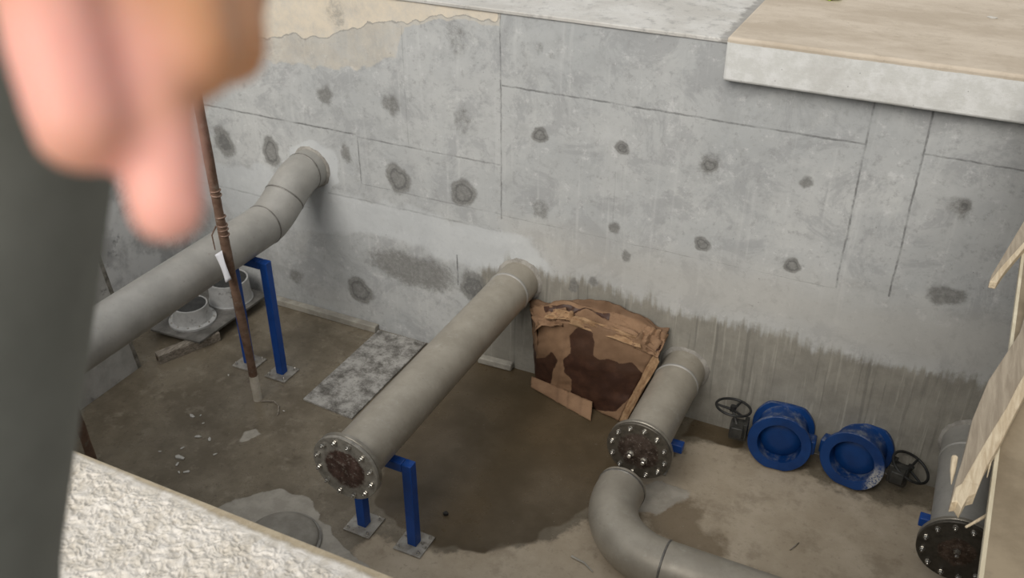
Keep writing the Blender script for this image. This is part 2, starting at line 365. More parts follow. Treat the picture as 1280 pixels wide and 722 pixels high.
col = t.mix(t.math('MULTIPLY', cmot, t.math('MULTIPLY', t.step(cream, .68, .76), .85)), col, (0.787, 0.690, 0.549, 1))
edge_c = t.math('MULTIPLY', t.step(cream, .60, .69), t.step(cream, .69, .74, 1, 0))
col = t.mix(t.math('MULTIPLY', edge_c, .6), col, (.22, .205, .185, 1))
# rough lower band with brush-like streaks
edge_n = t.math('ADD', t.math('MULTIPLY', t.math('SUBTRACT', n_mid, .5), .9), t.math('MULTIPLY', t.math('SUBTRACT', t.noise(1, 5, .65, t.scaled((24, 1, 1.2), (1, 0, 1))), .5), 1.1))
rg = t.step(t.math('ADD', A[2], edge_n), .30, .75)
streak = t.noise(1, 5, .65, t.scaled((30, 1, 1.6), (2, 0, 0)))
rc = t.mix(t.step(t.noise(5, 8, .7, off=(5, 0, 2)), .35, .65), (0.214, 0.199, 0.166, 1), (0.290, 0.271, 0.227, 1))
rc = t.mix(t.math('MULTIPLY', t.step(streak, .54, .66), .5), rc, (0.417, 0.394, 0.336, 1))
rc = t.mix(t.math('MULTIPLY', t.step(t.noise(1, 4, .55, t.scaled((22, 1, .9), (7, 0, 3))), .57, .66), .45), rc, (0.098, 0.089, 0.071, 1))
col = t.mix(t.math('MULTIPLY', rg, .9), col, rc)
sc = t.step(t.noise(4.5, 9, .75, off=(0, 0, 5)), .45, .6)
col = t.mix(t.math('MULTIPLY', t.math('MULTIPLY', sc, B[2]), .5), col, (0.304, 0.297, 0.281, 1))
# patched tie holes
dk = t.math('ADD', A[0], t.math('MULTIPLY', t.math('SUBTRACT', t.noise(19, 9, .78, off=(2, 0, 2)), .5), .8))
patch = t.step(dk, .28, .60)
ringm = t.math('MULTIPLY', t.step(dk, .72, .80), t.step(dk, .86, .98, 1, 0))
pc = t.mix(t.step(t.noise(30, 6, .75), .4, .65), (0.159, 0.156, 0.145, 1), (0.248, 0.244, 0.230, 1))
col = t.mix(t.math('MULTIPLY', patch, .80), col, pc)
col = t.mix(t.math('MULTIPLY', ringm, .55), col, (.10, .10, .098, 1))
# formwork joints
jit = t.math('MULTIPLY', t.math('SUBTRACT', t.noise(7, 7, .75, off=(4, 4, 4)), .5), .03)
def joint(axis, at, lo, hi, wd=.006, k=.8):
    a, b = (X, Z) if axis == 'x' else (Z, X)
    m = t.step(t.math('ABSOLUTE', t.math('SUBTRACT', t.math('ADD', a, jit), at)), wd * .25, wd * 1.2, k * .8, 0)
    m = t.math('MULTIPLY', m, t.math('MULTIPLY', t.math('GREATER_THAN', b, lo), t.math('LESS_THAN', b, hi)))
    return m
brk = t.step(t.noise(6, 6, .7, off=(8, 1, 1)), .36, .62, .2, 1)
lines = None
for j in [('z', 2.38, -2.81, -.385, .008, .75), ('x', -2.817, 1.34, 3, .007, .75), ('z', 1.372, -2.81, -.375, .004, .3), ('x', -.38, 1.38, 3, .008, .85), ('x', -.055, 1.40, 3, .008, .85), ('z', 2.38, -.05, 3, .007, .7), ('z', 1.795, -5.6, -4.07, .009, .8), ('z', 1.777, -4.06, -2.82, .008, .65), ('x', -4.063, 1.38, 1.79, .007, .85), ('x', -3.209, .66, .94, .008, .9), ('x', -1.94, 1.49, 1.9, .003, .35), ('x', -3.6, 1.8, 2.7, .005, .3), ('z', 1.232, -4.4, -2.82, .010, .35), ('z', 1.38, -4.06, -2.82, .006, .35), ('z', 1.05, -6.5, -4.6, .010, .4)]:
    m = joint(*j); lines = m if lines is None else t.math('MAXIMUM', lines, m)
lines = t.math('MULTIPLY', lines, brk)
col = t.mix(lines, col, (0.069, 0.069, 0.067, 1))
# pinholes
ph = t.step(t.voronoi(14, t.scaled((1, 1, 1), (.3, 0, .2))), .035, .05, 1, 0)
col = t.mix(t.math('MULTIPLY', ph, t.step(t.noise(3, 2, .5, off=(0, 2, 0)), .5, .56, 0, .7)), col, (0.083, 0.083, 0.080, 1))
h = t.math('ADD', t.math('MULTIPLY', n_fine, .25), t.math('MULTIPLY', n_mid, .6))
h = t.math('SUBTRACT', h, t.math('MULTIPLY', lines, .9)); h = t.math('SUBTRACT', h, t.math('MULTIPLY', patch, t.noise(50, 5, .7)))
h = t.math('ADD', h, t.math('MULTIPLY', rg, t.math('MULTIPLY', streak, 1.2)))
M['wall'] = t.done(col, t.lin(n_mid, .3, .7, .62, .85), 0, t.bump(h, .35, .012), .35)
wall_back = grid('wall_back', 640, 190, lambda u, v: np.stack([-6.1 + u * 9.3, wobble(u * 9.3, v * 2.9, .0015, 5, 3), v * 2.885], -1), M['wall'], {'mark': wall_mark, 'mark2': wall_mark2})
tag(wall_back, kind='structure')

# ---------------------------------------------------------------- pit floor
WET = [(-3.003,-1.622),(-2.698,-1.901),(-2.305,-1.971),(-2.039,-1.858),(-1.767,-1.635),(-1.596,-1.37),(-1.52,-1.101),(-1.417,-.766),(-1.5,-.3),(-1.6,.1),(-2.82,.192),(-3.063,.075),(-3.426,-.1),(-3.3,-.944)]
DRY = [(-3.095,-2.962),(-2.825,-2.275),(-2.735,-2.039),(-2.281,-2.012),(-2.017,-1.9),(-1.747,-1.679),(-1.572,-1.399),(-1.339,-.819),(-1.187,-.371),(-1.066,-.2),(-.818,-.193),(-.346,-.249),(.097,-.302),(.604,-.226),(3.2,-.193),(3.2,-4.6),(-2.65,-4.6)]
BROWN2 = [(-1.25,-1.1),(-1.1,-.9),(-.95,-.85),(-.80,-.95),(-.537,-1.095),(-.5,-1.35),(-.9,-1.4)]
DARKR = [(-1.159,.1),(-1.034,.166),(-.798,.1),(-.78,-.16),(-.95,-.2),(-1.187,-.2)]
MORTAR = [(-3.85,-2.35),(-3.732,-2.149),(-3.549,-1.992),(-3.328,-1.972),(-3.138,-2.097),(-3.022,-2.098),(-2.907,-2.2),(-2.604,-2.3),(-2.183,-2.6),(-3.134,-3.2)]
WHITE = [(-1.415,-.95),(-1.213,-.75),(-.935,-.72),(-1.028,-.92),(-1.14,-1.1),(-1.261,-1.12)]
SPLAT = [(-4.2,-1.60),(-4.12,-1.52),(-4.03,-1.57),(-4.07,-1.68),(-4.13,-1.74)]
def floor_mark(co):
    x, y = co[:, 0], co[:, 1]; out = np.zeros((len(x), 4)); out[:, 3] = 1
    wb = wobble(x, y, .025, 8, 2)
    out[:, 0] = np.maximum(soft(sd_poly(x, y, WET) + wb, .10), soft(sd_poly(x, y, DARKR) + wb, .08))
    out[:, 1] = soft(sd_poly(x, y, DRY) + wb, .16)
    out[:, 2] = np.maximum.reduce([soft(sd_poly(x, y, MORTAR) + wb * .6, .05), .8 * soft(sd_poly(x, y, WHITE) + wb * .6, .07), .9 * soft(sd_poly(x, y, SPLAT) + wb * .3, .05)])
    return out
def floor_mark2(co):
    x, y = co[:, 0], co[:, 1]; out = np.zeros((len(x), 4)); out[:, 3] = 1
    out[:, 0] = soft(sd_poly(x, y, BROWN2) + wobble(x, y, .05, 6, 9), .2)
    out[:, 1] = np.clip((-3.3 - x) / .8, 0, 1)
    return out
t = NT('wet_cement_floor')
A = t.attr('mark'); B = t.attr('mark2')
n1 = t.noise(2.2, 8, .65); n2 = t.noise(8, 9, .7, off=(1, 2, 0)); n3 = t.noise(45, 6, .7)
col = t.mix(t.step(n1, .38, .62), (.15, .123, .085, 1), (.225, .19, .138, 1))
col = t.mix(t.math('MULTIPLY', t.step(n2, .52, .68), .65), col, (.30, .262, .20, 1))
col = t.mix(t.math('MULTIPLY', t.step(t.noise(5, 9, .75, off=(6, 3, 0)), .55, .68), .5), col, (.085, .064, .040, 1))
dn = t.math('MULTIPLY', t.math('SUBTRACT', n2, .5), .9)
dry = t.step(t.math('ADD', A[1], dn), .4, .62)
dc = t.mix(t.step(n1, .35, .65), (.40, .33, .24, 1), (.50, .425, .325, 1))
dc = t.mix(t.math('MULTIPLY', t.step(t.noise(3.4, 8, .7, off=(2, 9, 0)), .5, .66), .55), dc, (.25, .20, .14, 1))
col = t.mix(dry, col, dc)
col = t.mix(t.math('MULTIPLY', t.step(t.noise(17, 9, .82, off=(3, 8, 0)), .53, .66), .55), col, t.mix(dry, (.07, .054, .034, 1), (.25, .205, .15, 1)))
col = t.mix(t.math('MULTIPLY', t.step(t.noise(11, 9, .8, off=(8, 1, 0)), .60, .70), .45), col, t.mix(dry, (.30, .26, .20, 1), (.52, .46, .38, 1)))
br = t.step(t.math('ADD', B[0], dn), .45, .75)
col = t.mix(t.math('MULTIPLY', br, .75), col, (.17, .125, .074, 1))
wet = t.step(t.math('ADD', A[0], t.math('MULTIPLY', dn, .35)), .42, .58)
wc = t.mix(t.step(n1, .35, .68), (.080, .058, .031, 1), (.125, .093, .056, 1))
col = t.mix(wet, col, wc)
mo = t.step(t.math('ADD', A[2], t.math('MULTIPLY', t.math('SUBTRACT', n2, .5), .5)), .44, .56)
col = t.mix(t.math('MULTIPLY', mo, .92), col, t.mix(t.step(n2, .4, .65), (.37, .34, .29, 1), (.47, .435, .375, 1)))
sp = t.step(t.voronoi(20, t.scaled((1, 1, 0), (.2, .3, 0))), .05, .075, 1, 0)
col = t.mix(t.math('MULTIPLY', sp, t.step(t.noise(2.5, 3, .5, off=(4, 0, 0)), .52, .58, 0, .5)), col, (.36, .33, .28, 1))
sheen = t.math('MULTIPLY', t.math('SUBTRACT', 1, dry), t.math('SUBTRACT', 1, mo))
r = t.math('SUBTRACT', t.lin(n2, .3, .7, .62, .8), t.math('MULTIPLY', sheen, t.lin(n1, .38, .62, .24, .50)))
h = t.math('ADD', t.math('MULTIPLY', n2, t.lin(wet, 0, 1, .8, .3)), t.math('MULTIPLY', n3, .15)); h = t.math('ADD', h, t.math('MULTIPLY', mo, .5))
M['floor'] = t.done(col, r, 0, t.bump(h, .35, .014), .45)
floor = grid('floor', 470, 230, lambda u, v: np.stack([-6.1 + u * 9.3, -4.5 + v * 4.5, wobble(u * 9.3, v * 4.5, .0012, 4, 6)], -1), M['floor'], {'mark': floor_mark, 'mark2': floor_mark2})
tag(floor, kind='structure')

# ---------------------------------------------------------------- slabs and the unseen sides of the pit
M['left_bright'] = mottled('brightened_left_concrete', (.52, .52, .515, 1), (.80, .80, .79, 1), 2.6, 40, .85, 0, .3, (.42, .58), c=(.33, .33, .33, 1), cs=(.56, .66), cscale=4)  # left wall concrete lightened in colour to stand in for missing light
M['side'] = mottled('pit_side_concrete', (.26, .255, .245, 1), (.34, .335, .325, 1), 2, 40, .8, 0, .2)
t = NT('ledge_concrete')
X, Y, Z = t.xyz()
geo = t.n('ShaderNodeNewGeometry'); s = t.n('ShaderNodeSeparateXYZ'); t.t.links.new(geo.outputs['True Normal'], s.inputs[0])
topf = t.step(Z, 2.900, 2.925); n1 = t.noise(2.2, 7, .65); n2 = t.noise(11, 8, .7, off=(2, 2, 1))
ct = t.mix(t.step(t.noise(1.6, 9, .7, t.scaled((1, 2.0, 1))), .35, .65), (.48, .405, .315, 1), (.60, .52, .42, 1))
ct = t.mix(t.math('MULTIPLY', t.step(t.noise(26, 7, .8, off=(1, 6, 1)), .60, .70), .5), ct, (.22, .18, .13, 1))
ct = t.mix(t.math('MULTIPLY', t.step(n2, .52, .7), .4), ct, (.40, .335, .255, 1))
cf = t.mix(t.step(n2, .4, .62), (.66, .66, .63, 1), (.76, .76, .74, 1)); cf = t.mix(t.math('MULTIPLY', t.step(n1, .5, .68), .45), cf, (.54, .53, .495, 1))
cf = t.mix(t.math('MULTIPLY', t.step(t.voronoi(16), .04, .07, 1, 0), .5), cf, (.15, .145, .13, 1))
edge = t.math('ADD', topf, t.math('MULTIPLY', t.math('SUBTRACT', n2, .5), .8))
col = t.mix(t.step(edge, .35, .65), cf, ct)
M['ledge'] = t.done(col, .8, 0, t.bump(t.math('ADD', n2, t.math('MULTIPLY', t.noise(60, 5, .7), .4)), .4, .01), .3)
t = NT('grey_slab_concrete')
n1 = t.noise(2.5, 7, .65); n2 = t.noise(13, 8, .72, off=(2, 2, 1))
col = t.mix(t.step(n1, .35, .65), (.52, .50, .46, 1), (.64, .625, .59, 1)); col = t.mix(t.math('MULTIPLY', t.step(n2, .5, .68), .6), col, (.30, .295, .28, 1))
X, Y, Z = t.xyz()
dd = t.math('ADD', t.step(X, -1.45, -1.26), t.math('MULTIPLY', t.math('SUBTRACT', n2, .5), 1.4))  # dark strip beside the right slab: rough concrete plus its painted shadow
col = t.mix(t.math('MULTIPLY', t.step(dd, .55, .8), .6), col, (.20, .19, .175, 1))
M['greyslab'] = t.done(col, .8, 0, t.bump(t.math('ADD', n2, t.math('MULTIPLY', t.noise(60, 5, .7), .4)), .45, .012), .3)
def slab_mesh(name, x0, x1, y0, y1, z0, z1, mat, rough_edge=0, bevel=.012, steps=120):
    """slab whose front arris wanders a little"""
    mb = MB(); xs = np.linspace(x0, x1, steps); r = np.random.default_rng(5)
    wob = np.convolve(r.normal(0, 1, steps + 8), np.ones(4) / 4, 'same')[4:4 + steps] * rough_edge
    vs = []
    for i, x in enumerate(xs):
        vs += [(x, y0 + wob[i] * .4, z0), (x, y0 + wob[i], z1), (x, y1, z1), (x, y1, z0)]
    fs = []
    for i in range(steps - 1):
        for k in range(4): fs.append((i * 4 + k, i * 4 + (k + 1) % 4, i * 4 + 4 + (k + 1) % 4, i * 4 + 4 + k))
    fs.append((0, 1, 2, 3)); fs.append(tuple((steps - 1) * 4 + k for k in (3, 2, 1, 0)))
    mb.add(vs, fs)
    return tag(mb.build(name, mat, None, 30, bevel, 3), kind='structure')
slab_mesh('upper_floor_left', -9, -1.26, -.012, 5, 2.878, 2.905, M['greyslab'], .006, .006)
slab_mesh('upper_floor_right', -1.262, 4.5, -.105, 5, 2.676, 2.945, M['ledge'], .006, .018)
MB().box((-2.1, .10, 1.4), (11.0, .16, 2.9)).build('wall_back_core', M['side'], None)['kind'] = 'structure'
# near slab (the photographer's side)
t = NT('rough_bright_screed')
X, Y, Z = t.xyz()
v1 = t.voronoi(46, feature='SMOOTH_F1'); n1 = t.noise(24, 8, .7, dist=.8); n2 = t.noise(3, 6, .6)
lip = t.step(t.math('SUBTRACT', t.math('ADD', Y, t.math('MULTIPLY', t.math('SUBTRACT', t.noise(9, 5, .7, off=(1, 1, 1)), .5), .03)), t.step(X, -1.85, -1.3, .012, 0)), -4.487, -4.473)
col = t.mix(t.step(n1, .35, .65), (.58, .53, .45, 1), (.78, .735, .67, 1)); col = t.mix(t.math('MULTIPLY', t.step(n2, .5, .65), .5), col, (.54, .48, .38, 1))
col = t.mix(lip, col, t.mix(t.step(n1, .4, .6), (.36, .29, .19, 1), (.44, .365, .25, 1)))
rg = t.math('SUBTRACT', 1, lip)
h = t.math('MULTIPLY', t.math('ADD', t.math('MULTIPLY', n1, 1.0), t.math('MULTIPLY', v1, .8)), rg)
h = t.math('ADD', h, t.math('MULTIPLY', t.noise(80, 5, .7), .15))
M['screed'] = t.done(col, t.lin(n1, .35, .65, .26, .5), 0, t.bump(h, .35, .008), .6)
def vnoise(x, y, cell, seed):
    r = np.random.default_rng(seed); T = r.random((256, 256)); gx = x / cell; gy = y / cell
    ix = np.floor(gx).astype(int); iy = np.floor(gy).astype(int); fx = gx - ix; fy = gy - iy
    fx = fx * fx * (3 - 2 * fx); fy = fy * fy * (3 - 2 * fy); g = lambda i, j: T[i % 256, j % 256]
    return (g(ix, iy) * (1 - fx) + g(ix + 1, iy) * fx) * (1 - fy) + (g(ix, iy + 1) * (1 - fx) + g(ix + 1, iy + 1) * fx) * fy
def near_fn(u, v):
    x = -2.3 + u * 1.8; y = -4.46 - v * .95
    k = np.clip((v * .95 - .012 - .02 * np.clip((x + 1.75) / .5, 0, 1)) / .03, 0, 1)
    wx = x + .016 * (vnoise(x, y, .034, 11) - .5); wy = y + .016 * (vnoise(y, x, .031, 12) - .5)
    h = 0
    for cell, amp, ang, sd in ((.040, .0030, .4, 1), (.020, .0042, 1.1, 2), (.0115, .0042, 2.0, 3), (.0065, .0026, 2.7, 4)):
        ca, sa = math.cos(ang), math.sin(ang); q_ = vnoise(ca * wx + sa * wy, -sa * wx + ca * wy, cell, sd)
        h = h + amp * (1 - np.abs(q_ - .5) * 2.6)
    z = UP - .004 + k * (h - .004) + wobble(x, y, .001, 6, 4)
    z = np.where(v < .002, UP - .006, z)
    return np.stack([x, y, z], -1)
MB().box((-2.0, -6.98, 1.44), (14, 5.0, 2.96)).build('ground_slab_block', M['side'], None, None)['kind'] = 'structure'
sg = grid('ground_slab_screed', 820, 430, near_fn, M['screed'], {}); tag(sg, kind='structure')
MB().box((-3.0 - 1.2, -6.0, UP - .07), (12, 3.06, .126)).build('ground_slab', M['screed'], None, None, 0)['kind'] = 'structure'
MB().box((-6.13, -2.2, 1.44), (.16, 4.6, 2.9)).build('wall_left', M['left_bright'], None, None)['kind'] = 'structure'
MB().box((3.28, -.6, 3.2), (.16, 8.0, 6.6)).build('wall_right_sky_block', M['side'], None, None)['kind'] = 'structure'  # unseen side, raised above ground level to block sky from the right

# ---------------------------------------------------------------- pipes
R = .162
def ring(c, axis, r, w=.012, h=.006, seg=48):
    prof = [(r - .004, -w), (r + h * .7, -w * .6), (r + h, 0), (r + h * .7, w * .6), (r - .004, w)]
    return MB().lathe(prof, c, axis, seg, closed=True)
BOLT = {}
def bolt_mesh():
    mb = MB()
    mb.lathe([(.030 * .56, 0), (.030 * .56, .004)], seg=20)                      # washer
    mb.lathe([(.0145, .004), (.0145, .016), (.012, .019)], seg=6)                # hex nut
    mb.lathe([(.008, .019), (.008, .030), (.006, .032)], seg=12)                 # stud end
    me = bpy.data.meshes.new('bolt'); me.from_pydata(mb.v, [], mb.f); me.materials.append(M['bolt'])
    bm = bmesh.new(); bm.from_mesh(me); bmesh.ops.recalc_face_normals(bm, faces=bm.faces); bm.to_mesh(me); bm.free()
    return me
BOLT_ME = bolt_mesh()
def flange_end(root, x, y, z, mat_blind, extra=None, ro=.222, phase=.0):
    """two flange plates closed by bolts; outer face at y, facing -y"""
    ax = (0, 1, 0)
    MB().lathe([(R, .028), (ro - .004, .028), (ro, .032), (ro, .052), (ro - .004, .056), (R + .03, .056), (R + .012, .075), (R, .10)], (x, y, z), ax, 64, closed=False).build('flange', M['flange'], root, 30)
    MB().lathe([(ro - .014, .0255), (ro - .014, .0285)], (x, y, z), ax, 64).build('gasket', M['gasket'], root, 30)
    MB().lathe([(.0005, 0), (ro - .075, 0), (ro - .072, .0015), (ro - .004, .0015), (ro, .005), (ro, .022), (ro - .004, .026), (.0005, .026)], (x, y, z), ax, 64).build('blind_flange', mat_blind, root, 30)
    for k in range(12):
        th = 2 * PI * (k + .5) / 12 + phase
        b = bpy.data.objects.new('bolt', BOLT_ME); COL.objects.link(b); b.parent = root
        p = Vector((x + (ro - .036) * math.cos(th), y + .0015, z + (ro - .036) * math.sin(th))) - root.location
        b.location = p; b.rotation_euler = (PI / 2, random.uniform(0, 1), 0)
def collar(root, x, z, w, mat='mortar', r0=.18, seed=1):
    r = np.random.default_rng(seed); mb = MB(); seg = 40; vs = []
    for i in range(4):
        for k in range(seg):
            th = 2 * PI * k / seg
            rr = [R - .004, R + .008, w + .006 * math.sin(3 * th + seed) + r.normal(0, .003), w + .012][i]
            yy = [-.020, -.016 + r.normal(0, .002), -.004, .02][i]
            vs.append((x + rr * math.cos(th), yy, z + rr * math.sin(th)))
    fs = [(i * seg + k, i * seg + (k + 1) % seg, (i + 1) * seg + (k + 1) % seg, (i + 1) * seg + k) for i in range(3) for k in range(seg)]
    mb.add(vs, fs); return mb.build('mortar_collar', M[mat], root, 60)

# highest pipe with the offset bend
x1, za, zb = -4.54, 1.43, 1.21
p = empty('offset_pipe', (x1, 0, 0), 'long grey steel pipe with a stepped bend, highest on the wall', 'pipe')
pts = [(x1, .05, za), (x1, -.02, za), (x1, -.10, za)]
for i in range(1, 24):
    s_ = i / 24; e = s_ * s_ * (3 - 2 * s_); pts.append((x1, -.10 - .56 * s_, za + (zb - za) * e))
pts += [(x1, -.66, zb), (x1, -.80, zb)] + [(x1, -.8 - .3 * i, zb) for i in range(1, 8)]
MB().tube(pts, R, 56).build('pipe_barrel', M['pipe'], p, 40)
for c, a in (((x1, -.105, za), (0, -1, -.04)), ((x1, -.38, (za + zb) / 2), (0, -1, -.59)), ((x1, -.655, zb), (0, -1, -.04))):
    ring(c, a, R, .009, .004).build('weld_ring', M['weld'], p, 50)
collar(p, x1, za, .178, seed=2)
# middle pipe
p = empty('flanged_pipe', (-2.66, 0, 0), 'long straight grey pipe with a rust-patched bolted end, on a blue support', 'pipe')
MB().tube([(-2.66, .05 - .12 * i, .85) for i in range(0, 20)] + [(-2.66, -2.29, .85)], R, 56).build('pipe_barrel', M['pipe_dusty'], p, 40)
ring((-2.66, -.21, .85), (0, 1, 0), R, .016, .007).build('weld_ring', M['pipe'], p, 50)
collar(p, -2.66, .85, .188, seed=5)
flange_end(p, -2.66, -2.372, .85, blind_mat('rusty_blind_middle', -2.66, -2.372, .85, .135, (.36, .335, .29, 1), (.055, .028, .02, 1)))
# short pipe
p = empty('flanged_pipe', (-1.31, 0, 0), 'short grey pipe with a dark bolted end, just right of the cardboard box', 'pipe')
MB().tube([(-1.31, .05 - .1 * i, .44) for i in range(0, 10)] + [(-1.31, -.95, .44)], R, 56).build('pipe_barrel', M['pipe_dusty'], p, 40)
ring((-1.31, -.21, .44), (0, 1, 0), R, .016, .007).build('weld_ring', M['pipe'], p, 50)
collar(p, -1.31, .44, .186, seed=7)
flange_end(p, -1.31, -1.03, .44, blind_mat('rusty_blind_short', -1.31, -1.03, .44, .14, (.115, .10, .078, 1), (.032, .019, .012, 1)), phase=.1)
for dx, dz in ((-.05, -.03), (.045, -.055)):
    MB().lathe([(.026, 0), (.026, .01), (.016, .012), (.016, .04), (.012, .044)], (-1.31 + dx, -1.03, .44 + dz), (0, -1, 0), 6).build('valve_stub', M['bolt'], p, 30)
# pipe under the plywood deck
p = empty('flanged_pipe', (.64, 0, 0), 'grey pipe with a blackish bolted end, partly hidden under the plywood deck', 'pipe')
MB().tube([(.64, .05 - .1 * i, .44) for i in range(0, 10)] + [(.64, -.97, .44)], R, 56).build('pipe_barrel', M['pipe'], p, 40)
ring((.64, -.21, .44), (0, 1, 0), R, .016, .007).build('weld_ring', M['pipe'], p, 50)
collar(p, .64, .44, .184, seed=9)
flange_end(p, .64, -1.06, .44, blind_mat('dark_blind_right', .64, -1.06, .44, .10, (.085, .074, .058, 1), (.055, .034, .022, 1)))
MB().lathe([(.022, 0), (.022, .012), (.012, .014), (.012, .05), (.008, .054)], (.64, -1.06, .45), (0, -1, 0), 6).build('plug', M['bolt'], p, 30)
# elbow pipe lying on the floor
p = empty('elbow_pipe', (-1.37, -1.2, 0), 'grey elbow pipe curving along the floor in front of the short pipe', 'pipe')
cz = .168; pts = [(-1.375, -1.10, cz), (-1.375, -1.2, cz)]
for i in range(1, 25):
    a = PI / 2 * i / 24; pts.append((-.925 - .45 * math.cos(a), -1.2 - .45 * math.sin(a), cz))
elb = pts + [(-.91, -1.65, cz)]
MB().tube(elb, R, 56).build('elbow', M['pipe_dusty'], p, 40)
MB().tube([(-.912 + .2 * i, -1.65, cz) for i in range(0, 14)], R - .001, 56).build('pipe_barrel', M['pipe_dusty'], p, 40)
ring((-.91, -1.65, cz), (1, 0, 0), R, .009, .004).build('weld_ring', M['weld'], p, 50)
ring((-1.375, -1.13, cz), (0, 1, 0), R, .010, .005).build('weld_ring', M['weld'], p, 50)

# ---------------------------------------------------------------- blue pipe supports
def support(x, y, ztop, label, half, w=.066, bar=0):
    o = empty('pipe_support', (x, y, 0), label, 'pipe support', 'blue steel pipe supports')
    for s_ in (-1, 1):
        lx = x + s_ * half
        MB().box((lx, y, (ztop - (w if bar else 0)) / 2 + .006), (w, w, ztop - .012 - (w if bar else 0))).build('leg', M['blue'], o, 30, .005)
        pw = .12 if bar else .20; po = pw / 2 - .025
        bp = MB().box((lx, y, .006), (pw, pw, .012)).build('base_plate', M['plate_base'], o, 30, .002)
        for ax in (-1, 1):
            for ay in (-1, 1):
                b = bpy.data.objects.new('anchor_bolt', BOLT_ME); COL.objects.link(b); b.parent = bp
                b.scale = (.7, .7, .8)
                b.location = (lx + ax * po, y + ay * po, .012)
    MB().box((x, y, ztop - w / 2), (bar if bar else 2 * half - w - .004, w * .98, w)).build('crossbar', M['blue'], o, 30, .005)
    return o
support(-4.54, -.89, 1.046, 'tall blue steel support under the pipe with the stepped bend', .166)
support(-2.65, -2.015, .686, 'blue support under the rust-patched end of the long middle pipe', .192)
support(-1.31, -.64, .276, 'low blue support under the short pipe, mostly hidden by its bolted end', .06, bar=.41)
support(.64, -.64, .276, 'low blue support under the blackish bolted end beside the plywood deck', .06, bar=.41)

# ---------------------------------------------------------------- butterfly valves
def valve(x, y, z, rz, tilt, side, label, mat='valve'):
    """flanged butterfly valve standing on its flanges, gearbox to one side; local axis -y is the front"""
    root = empty('butterfly_valve', (x, y, 0), label, 'valve', 'blue flanged valves on the pit floor')
    Mx = Matrix.Translation((x, y, z)) @ Matrix.Rotation(rz, 4, 'Z') @ Matrix.Rotation(-tilt, 4, 'X')
    def xf(mb): mb.v = [tuple(Mx @ Vector(p)) for p in mb.v]; return mb
    ro, ri = .218, .150
    mb = MB()
    prof = [(ri, -.10), (ri + .012, -.103), (ro - .004, -.103), (ro, -.099), (ro, -.076), (ro - .004, -.072), (.178, -.068), (.172, -.05), (.172, .115), (.178, .130), (ro - .004, .134), (ro, .138), (ro, .161), (ro - .004, .165), (ri + .012, .165), (ri, .162), (ri - .006, .02), (ri - .006, -.02)]
    mb.lathe(prof, (0, 0, 0), (0, 1, 0), 72, closed=True)
    vv = []
    for (a, b, c) in mb.v:      # flat cast foot at the top of the back flange and at the bottoms
        if b > .12 and c > .180: c = .180 + (c - .180) * .25
        if c < -.205: c = -.205
        vv.append((a, b, c))
    mb.v = vv
    body = xf(mb).build('body', M[mat], root, 30)
    mb = MB(); mb.box((-side * .195, 0, 0), (.09, .11, .11))
    xf(mb).build('neck', M['valve'], root, 30, .012)
    mb = MB(); mb.lathe([(.0005, -.034), (.07, -.032), (.13, -.018), (.1435, -.004), (.1435, .004), (.13, .018), (.07, .03), (.0005, .032)], (0, -.005, 0), (0, 1, 0), 56)
    xf(mb).build('disc', M['valve'], root, 40)
    for k in range(8):                                  # bolt holes' raised bosses on the web between the flanges
        pass
    # gearbox
    g = MB(); gx = side * .30
    g.lathe([(.0005, -.055), (.07, -.055), (.078, -.045), (.078, .045), (.07, .055), (.0005, .055)], (gx, 0, -.02), (1, 0, 0), 28)
    g.box((gx, -.07, .01), (.085, .09, .085))
    gb = xf(g).build('gearbox', M['gear'], root, 30, .006)
    mb = MB(); mb.box((side * .248, 0, 0), (.03, .13, .13)); xf(mb).build('gearbox_flange', M['gear'], root, 30, .004)
    return root, Mx
def handwheel(root, c, nrm, r, foot):
    c = Vector(c); n = Vector(nrm).normalized(); a = n.orthogonal().normalized(); b = n.cross(a)
    mb = MB(); seg = 48
    pts = [c + r * (math.cos(2 * PI * k / seg) * a + math.sin(2 * PI * k / seg) * b) for k in range(seg)]
    vs = []
    for k in range(seg):
        d = (pts[k] - c).normalized()
        for j in range(10):
            th = 2 * PI * j / 10; vs.append(pts[k] + .0095 * (math.cos(th) * d + math.sin(th) * n))
    fs = [(k * 10 + j, k * 10 + (j + 1) % 10, ((k + 1) % seg) * 10 + (j + 1) % 10, ((k + 1) % seg) * 10 + j) for k in range(seg) for j in range(10)]
    mb.add(vs, fs)
    w = mb.build('handwheel', M['wheel'], root, 50)
    hub = c - n * .02
    for k in range(3):
        th = 2 * PI * k / 3 + .5
        MB().tube([hub, c + (r - .004) * (math.cos(th) * a + math.sin(th) * b)], [.010, .008], 10).build('spoke', M['wheel'], w, 50)
    MB().lathe([(.022, -.03), (.022, .012), (.014, .016)], c, n, 20).build('hub', M['wheel'], w, 40)
    MB().tube([foot, hub], .011, 12).build('wheel_shaft', M['gear'], root, 50)
root, Mx = valve(-.525, -.19, .212, math.radians(4), math.radians(7), -1, 'blue flanged valve nearer the short pipe, its handwheel at its left')
handwheel(root, (-.882, -.185, .352), (.04, .16, 1), .122, Mx @ Vector((-.30, -.06, .03)))
root, Mx = valve(-.018, -.155, .212, math.radians(-9), math.radians(7), 1, 'blue flanged valve with white-scuffed rim, handwheel and gearbox at its right', 'valve_scuffed')
handwheel(root, (.335, -.165, .245), (.40, -.02, 1), .130, Mx @ Vector((.30, -.06, .03)))

